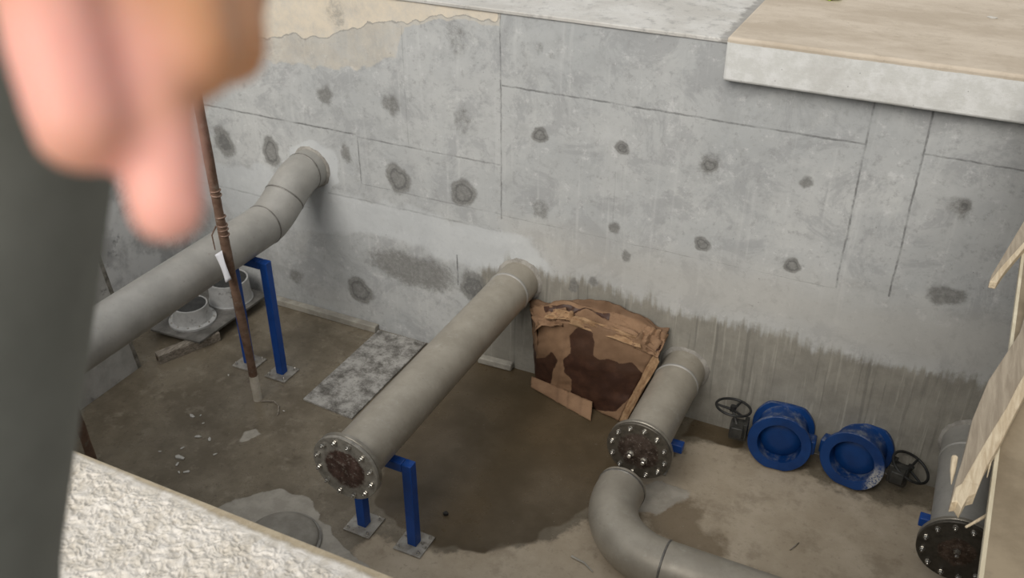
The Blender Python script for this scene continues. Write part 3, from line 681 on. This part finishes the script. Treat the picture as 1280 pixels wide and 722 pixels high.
# ---------------------------------------------------------------- cardboard box slumped against the wall
def lerp(a, b, t_): return tuple(a[i] + (b[i] - a[i]) * t_ for i in range(3))
box = empty('cardboard_box', (-2.05, -.12, 0), 'crumpled water-stained cardboard box slumped against the wall between two pipes', 'box')
def patch(corners, nu, nv, amp, seed, edge=0):
    """bilinear sheet BL, BR, TR, TL with crumples"""
    BL, BR, TR, TL = [np.array(c, float) for c in corners]
    u, v = np.meshgrid(np.linspace(0, 1, nu), np.linspace(0, 1, nv))
    P_ = (BL[None, None] * ((1 - u) * (1 - v))[..., None] + BR * (u * (1 - v))[..., None] + TR * (u * v)[..., None] + TL * ((1 - u) * v)[..., None])
    n = np.cross(BR - BL, TL - BL); n /= np.linalg.norm(n)
    d = wobble(u * 1.3 + seed, v, amp, 5, seed) + wobble(u, v, amp * .35, 17, seed + 1)
    P_ = P_ + n * d[..., None]
    return P_, u, v
def sheet(name, P_, mat, parent, thick=.006, markf=None, u=None, v=None):
    nv, nu = P_.shape[:2]; co = P_.reshape(-1, 3)
    idx = np.arange(nu * nv).reshape(nv, nu)
    q = np.stack([idx[:-1, :-1], idx[:-1, 1:], idx[1:, 1:], idx[1:, :-1]], -1).reshape(-1, 4)
    mb = MB(); mb.add(co, [tuple(int(i) for i in f) for f in q]); o = mb.build(name, mat, parent, 45, recalc=False)
    if markf is not None:
        a = o.data.attributes.new('mark', 'FLOAT_COLOR', 'POINT'); c = np.zeros((len(co), 4)); c[:, 3] = 1
        c[:, 0], c[:, 1] = markf(u.ravel(), v.ravel()); a.data.foreach_set('color', c.astype(np.float32).ravel())
    m = o.modifiers.new('thick', 'SOLIDIFY'); m.thickness = thick; m.offset = 0
    return o
BL, BR = (-2.47, -.10, .004), (-1.70, -.27, .004)
TL, TR = (-2.41, -.215, .640), (-1.49, -.20, .665)
WETL = [(.0, -.1), (-.02, .28), (.0, .42), (.10, .47), (.17, .60), (.24, .52), (.19, .3), (.17, -.1)]
WETR = [(.45, -.1), (.42, .3), (.33, .38), (.30, .55), (.36, .64), (.31, .84), (.36, .94), (.50, .92), (.54, .82), (.56, .70), (.62, .67), (.70, .71), (.80, .69), (.88, .76), (1.0, .68), (.99, .35), (.93, .12), (.80, .05), (.66, -.02)]
def fm(u, v):
    m = np.maximum(soft(sd_poly(u, v, WETL), .05), soft(sd_poly(u, v, WETR), .05))
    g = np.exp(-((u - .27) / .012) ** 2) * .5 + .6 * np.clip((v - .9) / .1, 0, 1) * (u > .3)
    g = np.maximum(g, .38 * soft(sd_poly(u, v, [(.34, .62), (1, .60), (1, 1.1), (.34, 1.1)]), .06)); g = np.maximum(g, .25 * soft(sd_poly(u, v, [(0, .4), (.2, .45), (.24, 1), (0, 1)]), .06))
    return m, g
P_, u, v = patch((BL, BR, TR, TL), 44, 40, .007, 3)
P_[..., 2] += .115 * np.sin(np.pi * u) ** .9 * v ** 1.5
P_[..., 1] += .05 * np.sin(np.pi * v) * np.sin(np.pi * u) * -1 + .012 * np.abs(((u - .27) * 10)).clip(0, 1) - .012
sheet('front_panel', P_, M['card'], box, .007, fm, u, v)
zero = lambda u, v: (u * 0, u * 0)
# right side panel, set back and pulled open
P_, u, v = patch(((-1.665, -.245, .004), (-1.62, -.06, .004), (-1.475, -.025, .70), (-1.475, -.19, .668)), 14, 26, .008, 6)
sheet('side_panel', P_, M['card'], box, .007, lambda u, v: (np.full_like(u, .9), u * 0), u, v)  # shade of the open gap painted with the wet colour all over
P_, u, v = patch((BR, (-1.64, -.285, .01), (-1.445, -.225, .60), TR), 8, 30, .006, 12)
sheet('lit_strip', P_, M['card_in'], box, .009)  # light on this flap edge painted with the paler torn cardboard colour
P_, u, v = patch(((-2.50, -.015, .004), (-2.47, -.10, .004), (-2.41, -.215, .64), (-2.54, -.035, .66)), 12, 20, .006, 8)
sheet('side_panel', P_, M['card'], box, .007, lambda u, v: (.7 * (v < .5), u * 0), u, v)
P_, u, v = patch(((-1.62, -.02, .004), (-2.5, -.015, .004), (-2.56, -.02, .67), (-1.46, -.02, .73)), 24, 18, .004, 18)
P_[..., 2] += .10 * np.sin(np.pi * u) * v
sheet('back_panel', P_, M['card'], box, .007, lambda u, v: (.8 + u * 0, u * 0), u, v)
# folded top flaps
P_, u, v = patch((TL, TR, (-1.44, -.03, .735), (-2.565, -.03, .675)), 60, 22, .024, 21)
P_[..., 2] += .010 * np.sign(np.sin(u * 23 + v * 9)) * np.abs(np.sin(u * 23 + v * 9)) ** .4 * np.sin(np.pi * v)
P_[..., 2] += .115 * np.sin(np.pi * u) ** .9 * (.97 + .1 * v); P_[..., 1] -= .012 * (1 - v)
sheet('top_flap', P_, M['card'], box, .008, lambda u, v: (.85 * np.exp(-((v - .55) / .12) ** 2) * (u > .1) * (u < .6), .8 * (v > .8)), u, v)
P_, u, v = patch(((-2.40, -.235, .62), (-2.20, -.235, .70), (-2.21, -.13, .785), (-2.57, -.06, .69)), 20, 14, .018, 27)
P_[0, :5] += np.array([-.03, -.02, -.03]); sheet('folded_flap', P_, M['card'], box, .008, zero, u, v)
P_, u, v = patch(((-1.66, -.24, .69), (-1.46, -.225, .63), (-1.44, -.05, .74), (-1.60, -.09, .79)), 20, 16, .018, 31)
sheet('folded_flap', P_, M['card'], box, .008, zero, u, v)
P_, u, v = patch(((-2.15, -.235, .735), (-1.58, -.24, .685), (-1.62, -.20, .750), (-2.12, -.18, .785)), 30, 8, .012, 35)
sheet('torn_rim', P_, M['card_in'], box, .006)
P_, u, v = patch(((-2.36, -.21, .70), (-2.14, -.20, .745), (-2.14, -.15, .785), (-2.30, -.14, .765)), 14, 8, .014, 37)
sheet('torn_rim', P_, M['card_in'], box, .006)
# bottom flap folded out on the floor
P_, u, v = patch(((-2.24, -.40, .008), (-1.90, -.40, .008), (-1.905, -.22, .115), (-2.46, -.14, .10)), 30, 10, .003, 41)
P_, u, v = patch(((-2.47, -.19, .010), (-1.885, -.375, .010), (-1.93, -.24, .085), (-2.50, -.115, .060)), 30, 10, .003, 41)
P_[..., 2] -= .006 * np.exp(-((u - .45) / .012) ** 2) + .006 * np.exp(-((u - .62) / .012) ** 2) + .006 * np.exp(-((u - .82) / .012) ** 2)
sheet('bottom_flap', P_, M['card'], box, .008, lambda u, v: (u * 0, .5 * (np.exp(-((u - .45) / .02) ** 2) + np.exp(-((u - .62) / .02) ** 2) + np.exp(-((u - .82) / .02) ** 2)))
      , u, v)

# ---------------------------------------------------------------- sheet, battens, board with fittings, leaning panel
def slabby(name, pts, z0, z1, mat, label, cat, bevel=.002, parent=None):
    n = len(pts); mb = MB(); mb.add([(x, y, z0) for x, y in pts] + [(x, y, z1) for x, y in pts], [tuple(range(n))[::-1], tuple(range(n, 2 * n))] + [(i, (i + 1) % n, n + (i + 1) % n, n + i) for i in range(n)])
    o = mb.build(name, mat, parent, 30, bevel); return tag(o, label, cat) if label else o
slabby('formwork_sheet', [(-4.005, -1.105), (-3.528, -1.14), (-3.525, -.02), (-4.0, -.03)], .001, .018, M['sheet'], 'flat dark sheet blotched with white dust, left of the long middle pipe', 'sheet')
mb = MB(); mb.box((-4.56, -.035, .03), (1.10, .065, .06)); tag(mb.build('batten', M['batten'], None, 30, .006), 'long pale batten lying on the floor along the foot of the wall, left', 'batten')
mb = MB(); mb.box((-2.86, -.035, .03), (.30, .065, .06), Matrix.Rotation(.04, 3, 'Z')); tag(mb.build('batten', M['batten'], None, 30, .010), 'short pale batten stub at the wall foot beside the cardboard box', 'batten')
# squared timber under the dark board
tm = empty('square_timber', (-5.3, -1.0, 0), 'short weathered square timber under the grimy board, its end sticking out', 'timber')
ang = math.atan2(.46, .20)
mb = MB(); mb.box((-5.283, -.965, .042), (.54, .085, .084), Matrix.Rotation(ang, 3, 'Z')); mb.build('timber', M['timber'], tm, 30, .005)
dv = Vector((math.cos(ang), math.sin(ang), 0)); e0 = Vector((-5.283, -.965, .042)) - dv * .2705
mb = MB(); mb.box(e0, (.003, .04, .04), Matrix.Rotation(ang, 3, 'Z')); mb.build('end_grain', M['boot'], tm, 30)
mb = MB(); rb = Matrix.Rotation(math.radians(-4), 3, 'X')
bd = tag(slabby('board', [(-5.97, -.60), (-5.68, -.975), (-5.168, -.945), (-5.14, -.08), (-5.97, -.03)], .086, .106, M['dark_board'], 'grimy dark board on the floor, carrying two grey pipe fittings', 'board'))
mb = MB().box((-5.72, -.45, .042), (.09, .55, .084)); mb.build('bearer', M['timber'], bd, 30, .005)
def fitting(x, y, z, prof_out, rin, h, label):
    o = empty('pipe_fitting', (x, y, z), label, 'pipe fitting', 'grey pipe fittings on the board')
    MB().lathe(prof_out + [(rin, h), (rin, .004)], (x, y, z), (0, 0, 1), 56).build('neck', M['zinc'], o, 35)
    MB().lathe([(rin - .001, h - .004), (rin - .001, .008), (.001, .007)], (x, y, z), (0, 0, 1), 48).build('bore', M['zinc_in'], o, 35)
    return o
fo = fitting(-5.455, -.70, .106, [(.200, 0), (.200, .018), (.193, .022), (.168, .026), (.158, .05), (.150, .10), (.146, .16)], .134, .16, 'grey flanged fitting standing on the board, nearest its front corner')
for k in range(12):
    th = 2 * PI * k / 12
    b = bpy.data.objects.new('bolt', BOLT_ME); COL.objects.link(b); b.parent = fo; b.location = (.182 * math.cos(th), .182 * math.sin(th), .02); b.scale = (.6, .6, .5)
fitting(-5.385, -.285, .106, [(.195, 0), (.195, .012), (.19, .015), (.184, .03), (.180, .10), (.176, .21)], .162, .21, 'wide grey open-topped fitting standing on the board, half behind the rusty pole')
# leaning form panel
fp = empty('form_panel', (-5.48, -1.9, 0), 'grey formwork panel standing on edge at the far left behind the stepped pipe', 'panel')
mb = MB(); q = [(-5.475, -1.345, 0), (-5.475, -2.9, 0), (-5.545, -2.95, 1.75), (-5.545, -1.48, 1.75)]
mb.add(q + [(x - .035, y, z) for x, y, z in q], [(0, 1, 2, 3), (7, 6, 5, 4), (0, 4, 5, 1), (1, 5, 6, 2), (2, 6, 7, 3), (3, 7, 4, 0)])
mb.build('panel_face', M['form_panel'], fp, 30, .003)
mb = MB(); q = [(-5.51, -1.335, .0), (-5.475, -1.335, .0), (-5.545, -1.47, 1.75), (-5.58, -1.47, 1.75)]
mb.add([(x, y - .02, z) for x, y, z in q] + [(x, y + .022, z) for x, y, z in q], [(0, 1, 2, 3), (7, 6, 5, 4), (0, 4, 5, 1), (1, 5, 6, 2), (2, 6, 7, 3), (3, 7, 4, 0)])
mb.build('shaded_edge', M['panel_shade_edge'], fp, 30, .003)  # dark strip paints the shadowed edge of the panel
MB().box((-5.60, -2.2, .5), (.12, .06, 1.0)).build('brace', M['timber'], fp, 30, .003)

# ---------------------------------------------------------------- poles
def pole(a, b, r, name, label, split=None):
    o = empty(name, a, label, 'pole'); a = Vector(a); b = Vector(b); n = 60; rg = np.random.default_rng(int(abs(a.x) * 100))
    pts = []; rad = []
    for i in range(n + 1):
        s_ = i / n; pts.append(a + (b - a) * s_ + Vector((math.sin(s_ * 9) * .004, math.cos(s_ * 7) * .004, 0))); rad.append(r * (1 + .05 * math.sin(s_ * 30) + rg.normal(0, .02)))
    k = int(n * split) if split else 0
    if k: MB().tube(pts[:k + 1], rad[:k + 1], 20).build('pole_foot', M['rust_low'], o, 50)
    MB().tube(pts[k:], rad[k:], 20).build('pole_shaft', M['rust'], o, 50)
    return o, a, b
A0 = Vector((-4.335, -1.251, 0)); A1 = Vector((-4.157, -1.5, 2.501)); A1 = A0 + (A1 - A0) * 1.25
o, a, b = pole(A0, A1, .032, 'rusty_pole', 'rusty brown pole tied with wire, standing in front of the tall blue support', .09)
for k, s_ in enumerate((.50, .512, .524, .545, .60, .61)):
    c = A0 + (A1 - A0) * s_; d = (A1 - A0).normalized(); n_ = (d + Vector((.12 * (-1) ** k, .1, 0))).normalized()
    ring(c, n_, .034, .006, .005, 24).build('tie_wire', M['wire'], o, 50)
c = A0 + (A1 - A0) * .515
MB().tube([c + Vector((-.03, -.03, .02)), c + Vector((-.07, -.04, -.05)), c + Vector((-.06, -.045, -.16))], [.006, .005, .004], 8).build('wire_tail', M['wire'], o, 50)
pole((-4.916, -2.361, 0), (-4.80, -2.47, 1.5), .032, 'rusty_pole', 'rusty brown pole rising behind the bright near slab at far left')
# paper tag on the pole
mb = MB(); q = np.array([(-4.287, -1.462, 1.412), (-4.214, -1.455, 1.465), (-4.190, -1.452, 1.235), (-4.236, -1.462, 1.205)])
us, vs_ = np.meshgrid(np.linspace(0, 1, 8), np.linspace(0, 1, 12))
P_ = (q[0] * ((1 - us) * (1 - vs_))[..., None] + q[1] * (us * (1 - vs_))[..., None] + q[2] * (us * vs_)[..., None] + q[3] * ((1 - us) * vs_)[..., None])
P_[..., 1] += .010 * np.sin(us * 4 + vs_ * 3)
tg = sheet('paper_tag', P_, M['paper'], None, .001); tag(tg, 'small white paper tag hanging on the wire-tied rusty pole', 'tag')

# ---------------------------------------------------------------- stub in the mortar patch, debris
ps = empty('pipe_stub', (-3.24, -2.38, 0), 'low round cement-smeared stub in the pale mortar beside the near slab', 'pipe stub')
MB().lathe([(.245, 0), (.243, .03), (.232, .045), (.20, .052), (.12, .056), (.001, .057)], (-3.24, -2.38, 0), (0, 0, 1), 56).build('cap', M['stub'], ps, 50)
MB().lathe([(.262, .0), (.26, .018), (.25, .024), (.24, .018)], (-3.24, -2.38, 0), (0, 0, 1), 56, closed=True).build('rim', M['mortar'], ps, 50)
chips = [(-4.653, -1.634, .05), (-4.60, -1.60, .02), (-4.442, -1.802, .045), (-4.348, -1.787, .04), (-4.518, -1.664, .02), (-4.40, -2.04, .07), (-4.37, -2.10, .035), (-4.255, -2.135, .04), (-4.30, -2.16, .025), (-4.46, -1.95, .03), (-4.58, -2.05, .025), (-4.75, -1.1, .025), (-4.2, -1.9, .03), (-4.06, -1.28, .02)]
def chip_mesh(seed):
    r = np.random.default_rng(seed); mb = MB(); k = 7
    vs = []
    for z, sc_ in ((0, .9), (.22, 1.0), (.3, .75)):
        for i in range(k):
            th = 2 * PI * i / k; rr = .5 * sc_ * (1 + .35 * math.sin(i * 2.1 + seed)); vs.append((rr * math.cos(th), rr * .6 * math.sin(th), z + (.06 * r.random() if z else 0)))
    fs = [tuple(range(k))[::-1], tuple(range(2 * k, 3 * k))] + [(j * k + i, j * k + (i + 1) % k, (j + 1) * k + (i + 1) % k, (j + 1) * k + i) for j in range(2) for i in range(k)]
    return mb.add(vs, fs)
proto = None
for i, (x, y, s_) in enumerate(chips):
    if i % 5 == 0 or proto is None:
        o = chip_mesh(i + 2).build('plaster_chip', M['chip'], None, 30); proto = o
    else: o = proto.copy(); COL.objects.link(o)
    o.location = (x, y, .001); o.scale = (s_, s_, s_ * .6); o.rotation_euler = (0, 0, i * 1.9)
    tag(o, 'small white plaster chip on the muddy floor near the bright near slab', 'chip', 'plaster chips on the muddy floor')
o = chip_mesh(9).build('plaster_chip', M['chip'], None, 30); o.location = (.135, 1.015, 2.946); o.scale = (.06, .05, .03); tag(o, 'single white plaster chip on the tan far slab at top right', 'chip')
o = chip_mesh(4).build('pebble', M['stone'], None, 60); o.location = (-2.40, -1.70, .001); o.scale = (.05, .045, .06); tag(o, 'small black pebble on the wet floor right of the blue support', 'pebble')
mb = MB(); mb.tube([(-4.29, -1.26, .006), (-4.2, -1.22, .008), (-4.13, -1.25, .006), (-4.08, -1.32, .006), (-4.07, -1.35, .006)], .006, 8); tag(mb.build('twig', M['timber'], None, 60), 'thin bent twig on the floor at the foot of the rusty pole', 'twig')
mb = MB(); mb.tube([(-1.50, -1.68, .008), (-1.40, -1.70, .012), (-1.33, -1.74, .008)], [.009, .007, .003], 8); tag(mb.build('wood_splinter', M['batten'], None, 60), 'pale wood splinter on the floor beside the elbow pipe', 'splinter')
mb = MB(); mb.tube([(-.26, -1.02, .005), (-.235, -.97, .006), (-.22, -.93, .005)], [.004, .006, .003], 8); tag(mb.build('wood_splinter', M['timber'], None, 60), 'dark thin splinter on the dry floor in front of the blue valves', 'splinter')
# green scrap on the far slab
mb = MB(); g_ = np.random.default_rng(3)
us, vs_ = np.meshgrid(np.linspace(0, 1, 12), np.linspace(0, 1, 8))
P_ = np.stack([-.93 + us * .13 + .01 * np.sin(vs_ * 5), 1.0 + vs_ * .16, 2.965 + .016 * np.sin(us * 9 + vs_ * 4) * np.cos(vs_ * 6)], -1)
tag(sheet('plastic_scrap', P_, M['green'], None, .003), 'crumpled bright green plastic scrap on the far slab', 'plastic scrap')

# ---------------------------------------------------------------- plywood deck and broken planks on the right
dk = empty('plywood_deck', (.95, -2.4, UP + .006), 'tan dusty plywood deck spanning the pit at the right edge', 'plywood')
def deck_box(x0, x1, z0, z1, name, mat):
    mb = MB(); k = .0355
    f = lambda x, y: x + (y + 3.9) * k
    q = [(f(x0, -4.75), -4.75), (f(x1, -4.75), -4.75), (f(x1, .06), .06), (f(x0, .06), .06)]
    mb.add([(x, y, z0) for x, y in q] + [(x, y, z1) for x, y in q], [(3, 2, 1, 0), (4, 5, 6, 7), (0, 1, 5, 4), (1, 2, 6, 5), (2, 3, 7, 6), (3, 0, 4, 7)])
    return mb.build(name, mat, dk, 30)
deck_box(.3075, 2.70, 2.950, 2.969, 'deck_sheet', M['ply']); deck_box(.298, .3073, 2.948, 2.9695, 'deck_edge', M['ply_edge'])  # sheet widened out of view so it shades the right of the pit
def plank(name, pts, z0, z1, label, slope, side_mat):
    """pts: outline on the ground plane, left side then right side; splintered tip"""
    o = empty(name, (pts[0][0], pts[0][1], z0), label, 'plank')
    n = len(pts); g = lambda p, z: (p[0], p[1], z + slope(p[1]))
    mb = MB(); mb.add([g(p, z0) for p in pts] + [g(p, z1) for p in pts], [tuple(range(n))[::-1], tuple(range(n, 2 * n))] + [(i, (i + 1) % n, n + (i + 1) % n, n + i) for i in range(n)])
    mb.build('plank_body', M['plank'], o, 20, .002)
    return o
sl = lambda y: 0
left = [(.47, -1.9), (.40, -2.45), (.352, -2.9), (.318, -3.04), (.278, -3.20), (.248, -3.40), (.235, -3.58), (.226, -3.66), (.220, -3.75)]
right = [(.232, -3.745), (.243, -3.765), (.255, -3.715), (.270, -3.70), (.288, -3.59), (.318, -3.47), (.345, -3.34), (.372, -3.22), (.41, -3.05), (.50, -2.6), (.58, -1.95)]
pk = plank('broken_plank', left + right, UP + .0395, UP + .072, 'long splintered weathered plank lying over the edge of the plywood deck', sl, None)
strip = [(.2205, -3.758), (.232, -3.75), (.243, -3.77), (.255, -3.72), (.270, -3.705), (.288, -3.595), (.318, -3.475), (.345, -3.345), (.372, -3.225), (.41, -3.055), (.50, -2.6)]
inner = [(.485, -2.62), (.39, -3.03), (.350, -3.20), (.325, -3.32), (.297, -3.43), (.268, -3.55), (.252, -3.62), (.238, -3.68), (.226, -3.70)]
q = strip + inner; n = len(q)
mb = MB(); mb.add([(x, y, UP + .0405) for x, y in q] + [(x, y, UP + .0745) for x, y in q], [tuple(range(n))[::-1], tuple(range(n, 2 * n))] + [(i, (i + 1) % n, n + (i + 1) % n, n + i) for i in range(n)])
mb.build('split_face', M['plank_raw'], pk, 20, .002)
for (x, y, dx, dy, r_) in ((.218, -3.62, .001, -.045, .008), (.300, -3.55, -.004, -.05, .003)):
    MB().tube([(x, y + .05, UP + .06), (x, y, UP + .055), (x + dx, y + dy, UP + .05)], [r_, r_ * .8, .001], 8).build('splinter', M['plank_raw'], pk, 40)
pk = plank('broken_plank', [(.50, -1.3), (.38, -1.93), (.262, -2.555), (.258, -2.60), (.278, -2.60), (.30, -2.50), (.385, -2.19), (.57, -1.3)], UP + .0395, UP + .064, 'shorter broken plank end jutting over the plywood deck edge, above the longer one', sl, None)
q = [(.258, -2.606), (.280, -2.606), (.303, -2.503), (.389, -2.19), (.57, -1.45), (.55, -1.45), (.372, -2.20), (.285, -2.50)]
n = len(q); mb = MB(); mb.add([(x, y, UP + .0405) for x, y in q] + [(x, y, UP + .066) for x, y in q], [tuple(range(n))[::-1], tuple(range(n, 2 * n))] + [(i, (i + 1) % n, n + (i + 1) % n, n + i) for i in range(n)])
mb.build('split_face', M['plank_raw'], pk, 20, .002)
mb = MB(); mb.tube([(.33, -3.66, UP + .008), (.298, -3.705, UP + .006), (.268, -3.745, UP + .002)], [.005, .004, .003], 8)
mb.build('splinter', M['plank_raw'], dk, 40)

# ---------------------------------------------------------------- person at the left, hand hanging into view
def remeshed(name, mb, mat, parent, voxel, smooth=6, fac=.5):
    me = bpy.data.meshes.new(name); me.from_pydata(mb.v, [], mb.f); me.materials.append(mat)
    bm = bmesh.new(); bm.from_mesh(me); bmesh.ops.recalc_face_normals(bm, faces=bm.faces); bm.to_mesh(me); bm.free()
    o = bpy.data.objects.new(name, me); COL.objects.link(o)
    if parent is not None: o.parent = parent; o.matrix_parent_inverse = Matrix.Translation(parent.location).inverted()
    m = o.modifiers.new('union', 'REMESH'); m.mode = 'VOXEL'; m.voxel_size = voxel; m.use_smooth_shade = True
    m = o.modifiers.new('smooth', 'SMOOTH'); m.iterations = smooth; m.factor = fac
    return o
per = empty('person', (-.60, -5.80, UP), 'person in dark grey clothing at far left, hand hanging down before the view', 'person')
G = UP
def chain(mb, pts, rad):
    for i in range(len(pts) - 1): mb.capsule(pts[i], pts[i + 1], rad[i], rad[i + 1])
# leaning forward over the edge, right upper arm lifted, forearm coming back across
HIP = Vector((-.60, -5.80, G + .93)); CH = Vector((-.585, -5.60, G + 1.23)); NK = Vector((-.60, -5.53, G + 1.34))
ELB = Vector((-.385, -5.35, 4.575)); WR = Vector((-.2272, -5.4436, 4.6233)); SHR = Vector((-.374, -5.542, 4.226)); SHL = Vector((-.76, -5.58, G + 1.29))
hc = Vector((-.64, -5.44, G + 1.47))
body = MB()
body.sphere(hc, .1, sc=(.78, .95, 1.18)); body.sphere(hc + Vector((0, .02, -.06)), .07, sc=(.85, .95, .9))
body.capsule(hc + Vector((0, .085, .01)), hc + Vector((0, .112, -.035)), .010, .016)                      # nose
body.capsule(hc + Vector((-.02, .083, -.068)), hc + Vector((.02, .083, -.068)), .009, .009)               # lips
body.capsule(hc + Vector((-.045, .078, .025)), hc + Vector((.045, .078, .025)), .011, .011)               # brow
for s_ in (-1, 1): body.capsule(hc + Vector((s_ * .078, 0, .015)), hc + Vector((s_ * .074, .005, -.03)), .016, .011)
body.capsule(NK - Vector((0, 0, .03)), hc + Vector((0, -.01, -.08)), .062, .055)
body.capsule(HIP, CH, .12, .125)
for sh in (SHR, SHL): body.capsule(CH + Vector((0, .03, .04)), sh, .08, .055)
chain(body, [SHR, ELB, WR], [.048, .040, .027])
EL = Vector((-.82, -5.56, G + .99)); WL = Vector((-.82, -5.47, G + .76)); HL = Vector((-.82, -5.45, G + .69))
chain(body, [SHL, EL, WL], [.05, .04, .026])
for s_ in (-1, 1): chain(body, [HIP + Vector((s_ * .09, 0, 0)), (HIP.x + s_ * .1, HIP.y + .03, G + .5), (HIP.x + s_ * .11, HIP.y - .02, G + .09)], [.08, .055, .04])
# right hand hanging from the wrist, index finger pointing down
MC = {'index': [(-.1836, -5.4983, 4.5457), (-.1586, -5.5259, 4.512), (-.1485, -5.5361, 4.4973), (-.1418, -5.5435, 4.4874)],
      'middle': [(-.1788, -5.4894, 4.5459), (-.151, -5.5189, 4.5111), (-.1733, -5.4957, 4.5076), (-.1834, -5.4857, 4.52)],
      'ring': [(-.1835, -5.4681, 4.5461), (-.1548, -5.5042, 4.5087), (-.1799, -5.4762, 4.5123), (-.1879, -5.4705, 4.5207)],
      'little': [(-.1882, -5.4423, 4.5454), (-.1723, -5.4794, 4.5098), (-.1967, -5.4495, 4.5138), (-.2049, -5.4434, 4.521)]}
TH = [(-.2002, -5.4983, 4.571), (-.183, -5.5264, 4.5364), (-.1637, -5.5427, 4.5177), (-.1536, -5.5502, 4.5051)]
hand = MB()
for k, r_ in (('index', [.0102, .0095, .0090, .0080]), ('middle', [.0104, .0100, .0085, .0072]), ('ring', [.0100, .0095, .0080, .0068]), ('little', [.0086, .0076, .0066, .0056])):
    chain(hand, MC[k], r_); hand.capsule(WR, MC[k][0], .020, .0125)
chain(hand, TH, [.0130, .0110, .0102, .0092]); hand.capsule(WR, TH[0], .021, .014)
hand.capsule(TH[0], MC['index'][0], .012, .011); hand.capsule(MC['index'][0], MC['little'][0], .0105, .0095)
hand.capsule(ELB, WR, .036, .024)
# left hand
for k in range(4):
    c0 = HL + Vector((.005, .03 - .02 * k, .0)); L_ = (.075, .085, .08, .062)[k]
    chain(body, [c0, c0 + Vector((.006, .008, -L_ * .5)), c0 + Vector((.02, .012, -L_ * .8)), c0 + Vector((.03, .012, -L_))], [.0095, .009, .008, .007]); body.capsule(WL, c0, .02, .012)
chain(body, [WL + Vector((.005, .02, -.01)), HL + Vector((.015, .055, .01)), HL + Vector((.028, .06, -.03))], [.014, .011, .008])
body.v += []; o0 = len(body.v); body.v += hand.v; body.f += [tuple(i + o0 for i in f) for f in hand.f]
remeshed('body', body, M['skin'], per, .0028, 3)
# clothes
jk = MB()
for f_, rx, ry in ((-.12, .185, .15), (.15, .18, .145), (.45, .18, .145), (.75, .185, .15), (1.05, .185, .15), (1.25, .15, .12)):
    c = HIP + (CH - HIP) * f_; jk.sphere(c, .10, 24, 14, (rx / .1, ry / .1, 1.1))
for sh in (SHR, SHL): jk.capsule(CH + Vector((0, .03, .03)), sh, .11, .075)
chain(jk, [SHR, ELB, WR + (ELB - WR) * .40], [.070, .064, .045]); chain(jk, [SHL, EL, WL + (EL - WL) * .2], [.075, .06, .045])
jk.capsule(NK, NK + Vector((-.01, .03, .03)), .075, .072)
remeshed('jacket', jk, M['jacket'], per, .009, 8)
tr = MB(); tr.sphere(HIP, .10, 24, 14, (1.75, 1.3, 1.1))
for s_ in (-1, 1): chain(tr, [HIP + Vector((s_ * .09, 0, -.04)), (HIP.x + s_ * .1, HIP.y + .03, G + .5), (HIP.x + s_ * .11, HIP.y - .02, G + .07)], [.105, .08, .07])
remeshed('trousers', tr, M['trousers'], per, .010, 8)
for s_ in (-1, 1):
    bt = MB(); qx, qy = HIP.x + s_ * .11, HIP.y - .03
    bt.capsule((qx, qy, G + .10), (qx, qy, G + .055), .05, .05); bt.capsule((qx, qy, G + .047), (qx + s_ * .01, qy + .16, G + .040), .047, .038)
    bt.v = [(x, y, max(z, G + .004)) for x, y, z in bt.v]
    remeshed('boot', bt, M['boot'], per, .008, 4)
hr = MB(); hr.sphere(hc + Vector((0, -.018, .03)), .1, 24, 14, (.85, 1.0, 1.05)); hr.v = [(x, min(y, hc.y + .07), max(z, hc.z - .03)) for x, y, z in hr.v]
remeshed('hair', hr, M['hair'], per, .007, 4)
for s_ in (-1, 1): MB().sphere(hc + Vector((s_ * .032, .086, .006)), .010, 14, 8).build('eye', M['eye'], per, 60)

# ---------------------------------------------------------------- light, sky, camera
W = bpy.data.worlds.new('sky'); S.world = W; W.use_nodes = True
bg = W.node_tree.nodes['Background']; bg.inputs[0].default_value = (.96, .98, 1.0, 1); bg.inputs[1].default_value = .54
sun = bpy.data.lights.new('sun', 'SUN'); sun.energy = 2.15; sun.angle = math.radians(40); sun.color = (1, .95, .88)
so = bpy.data.objects.new('sun', sun); COL.objects.link(so)
so.rotation_euler = Vector((.04, 1.0, -.80)).to_track_quat('-Z', 'Y').to_euler()

cam = bpy.data.cameras.new('camera'); co = bpy.data.objects.new('camera', cam); COL.objects.link(co)
cam.sensor_width = 36; cam.lens = 36 * 1180 / 1280; cam.clip_start = .02
yaw, pitch, roll = math.radians(-25.69), math.radians(-31.28), .0008
fw = Vector((math.sin(yaw) * math.cos(pitch), math.cos(yaw) * math.cos(pitch), math.sin(pitch)))
rr = Vector((math.cos(yaw), -math.sin(yaw), 0)); uu = rr.cross(fw)
r2 = rr * math.cos(roll) + uu * math.sin(roll); u2 = -rr * math.sin(roll) + uu * math.cos(roll)
m4 = Matrix((r2, u2, -fw)).transposed().to_4x4(); m4.translation = (0, -5.672, 4.575)
co.matrix_world = m4
cam.dof.use_dof = True; cam.dof.focus_distance = 3.8; cam.dof.aperture_fstop = 6.8
S.camera = co
S.view_settings.view_transform = 'Standard'; S.view_settings.look = 'None'; S.view_settings.gamma = 1; S.view_settings.use_curve_mapping = False
S.view_settings.exposure = 0.14
S.cycles.use_denoising = True
S.cycles.max_bounces = 8
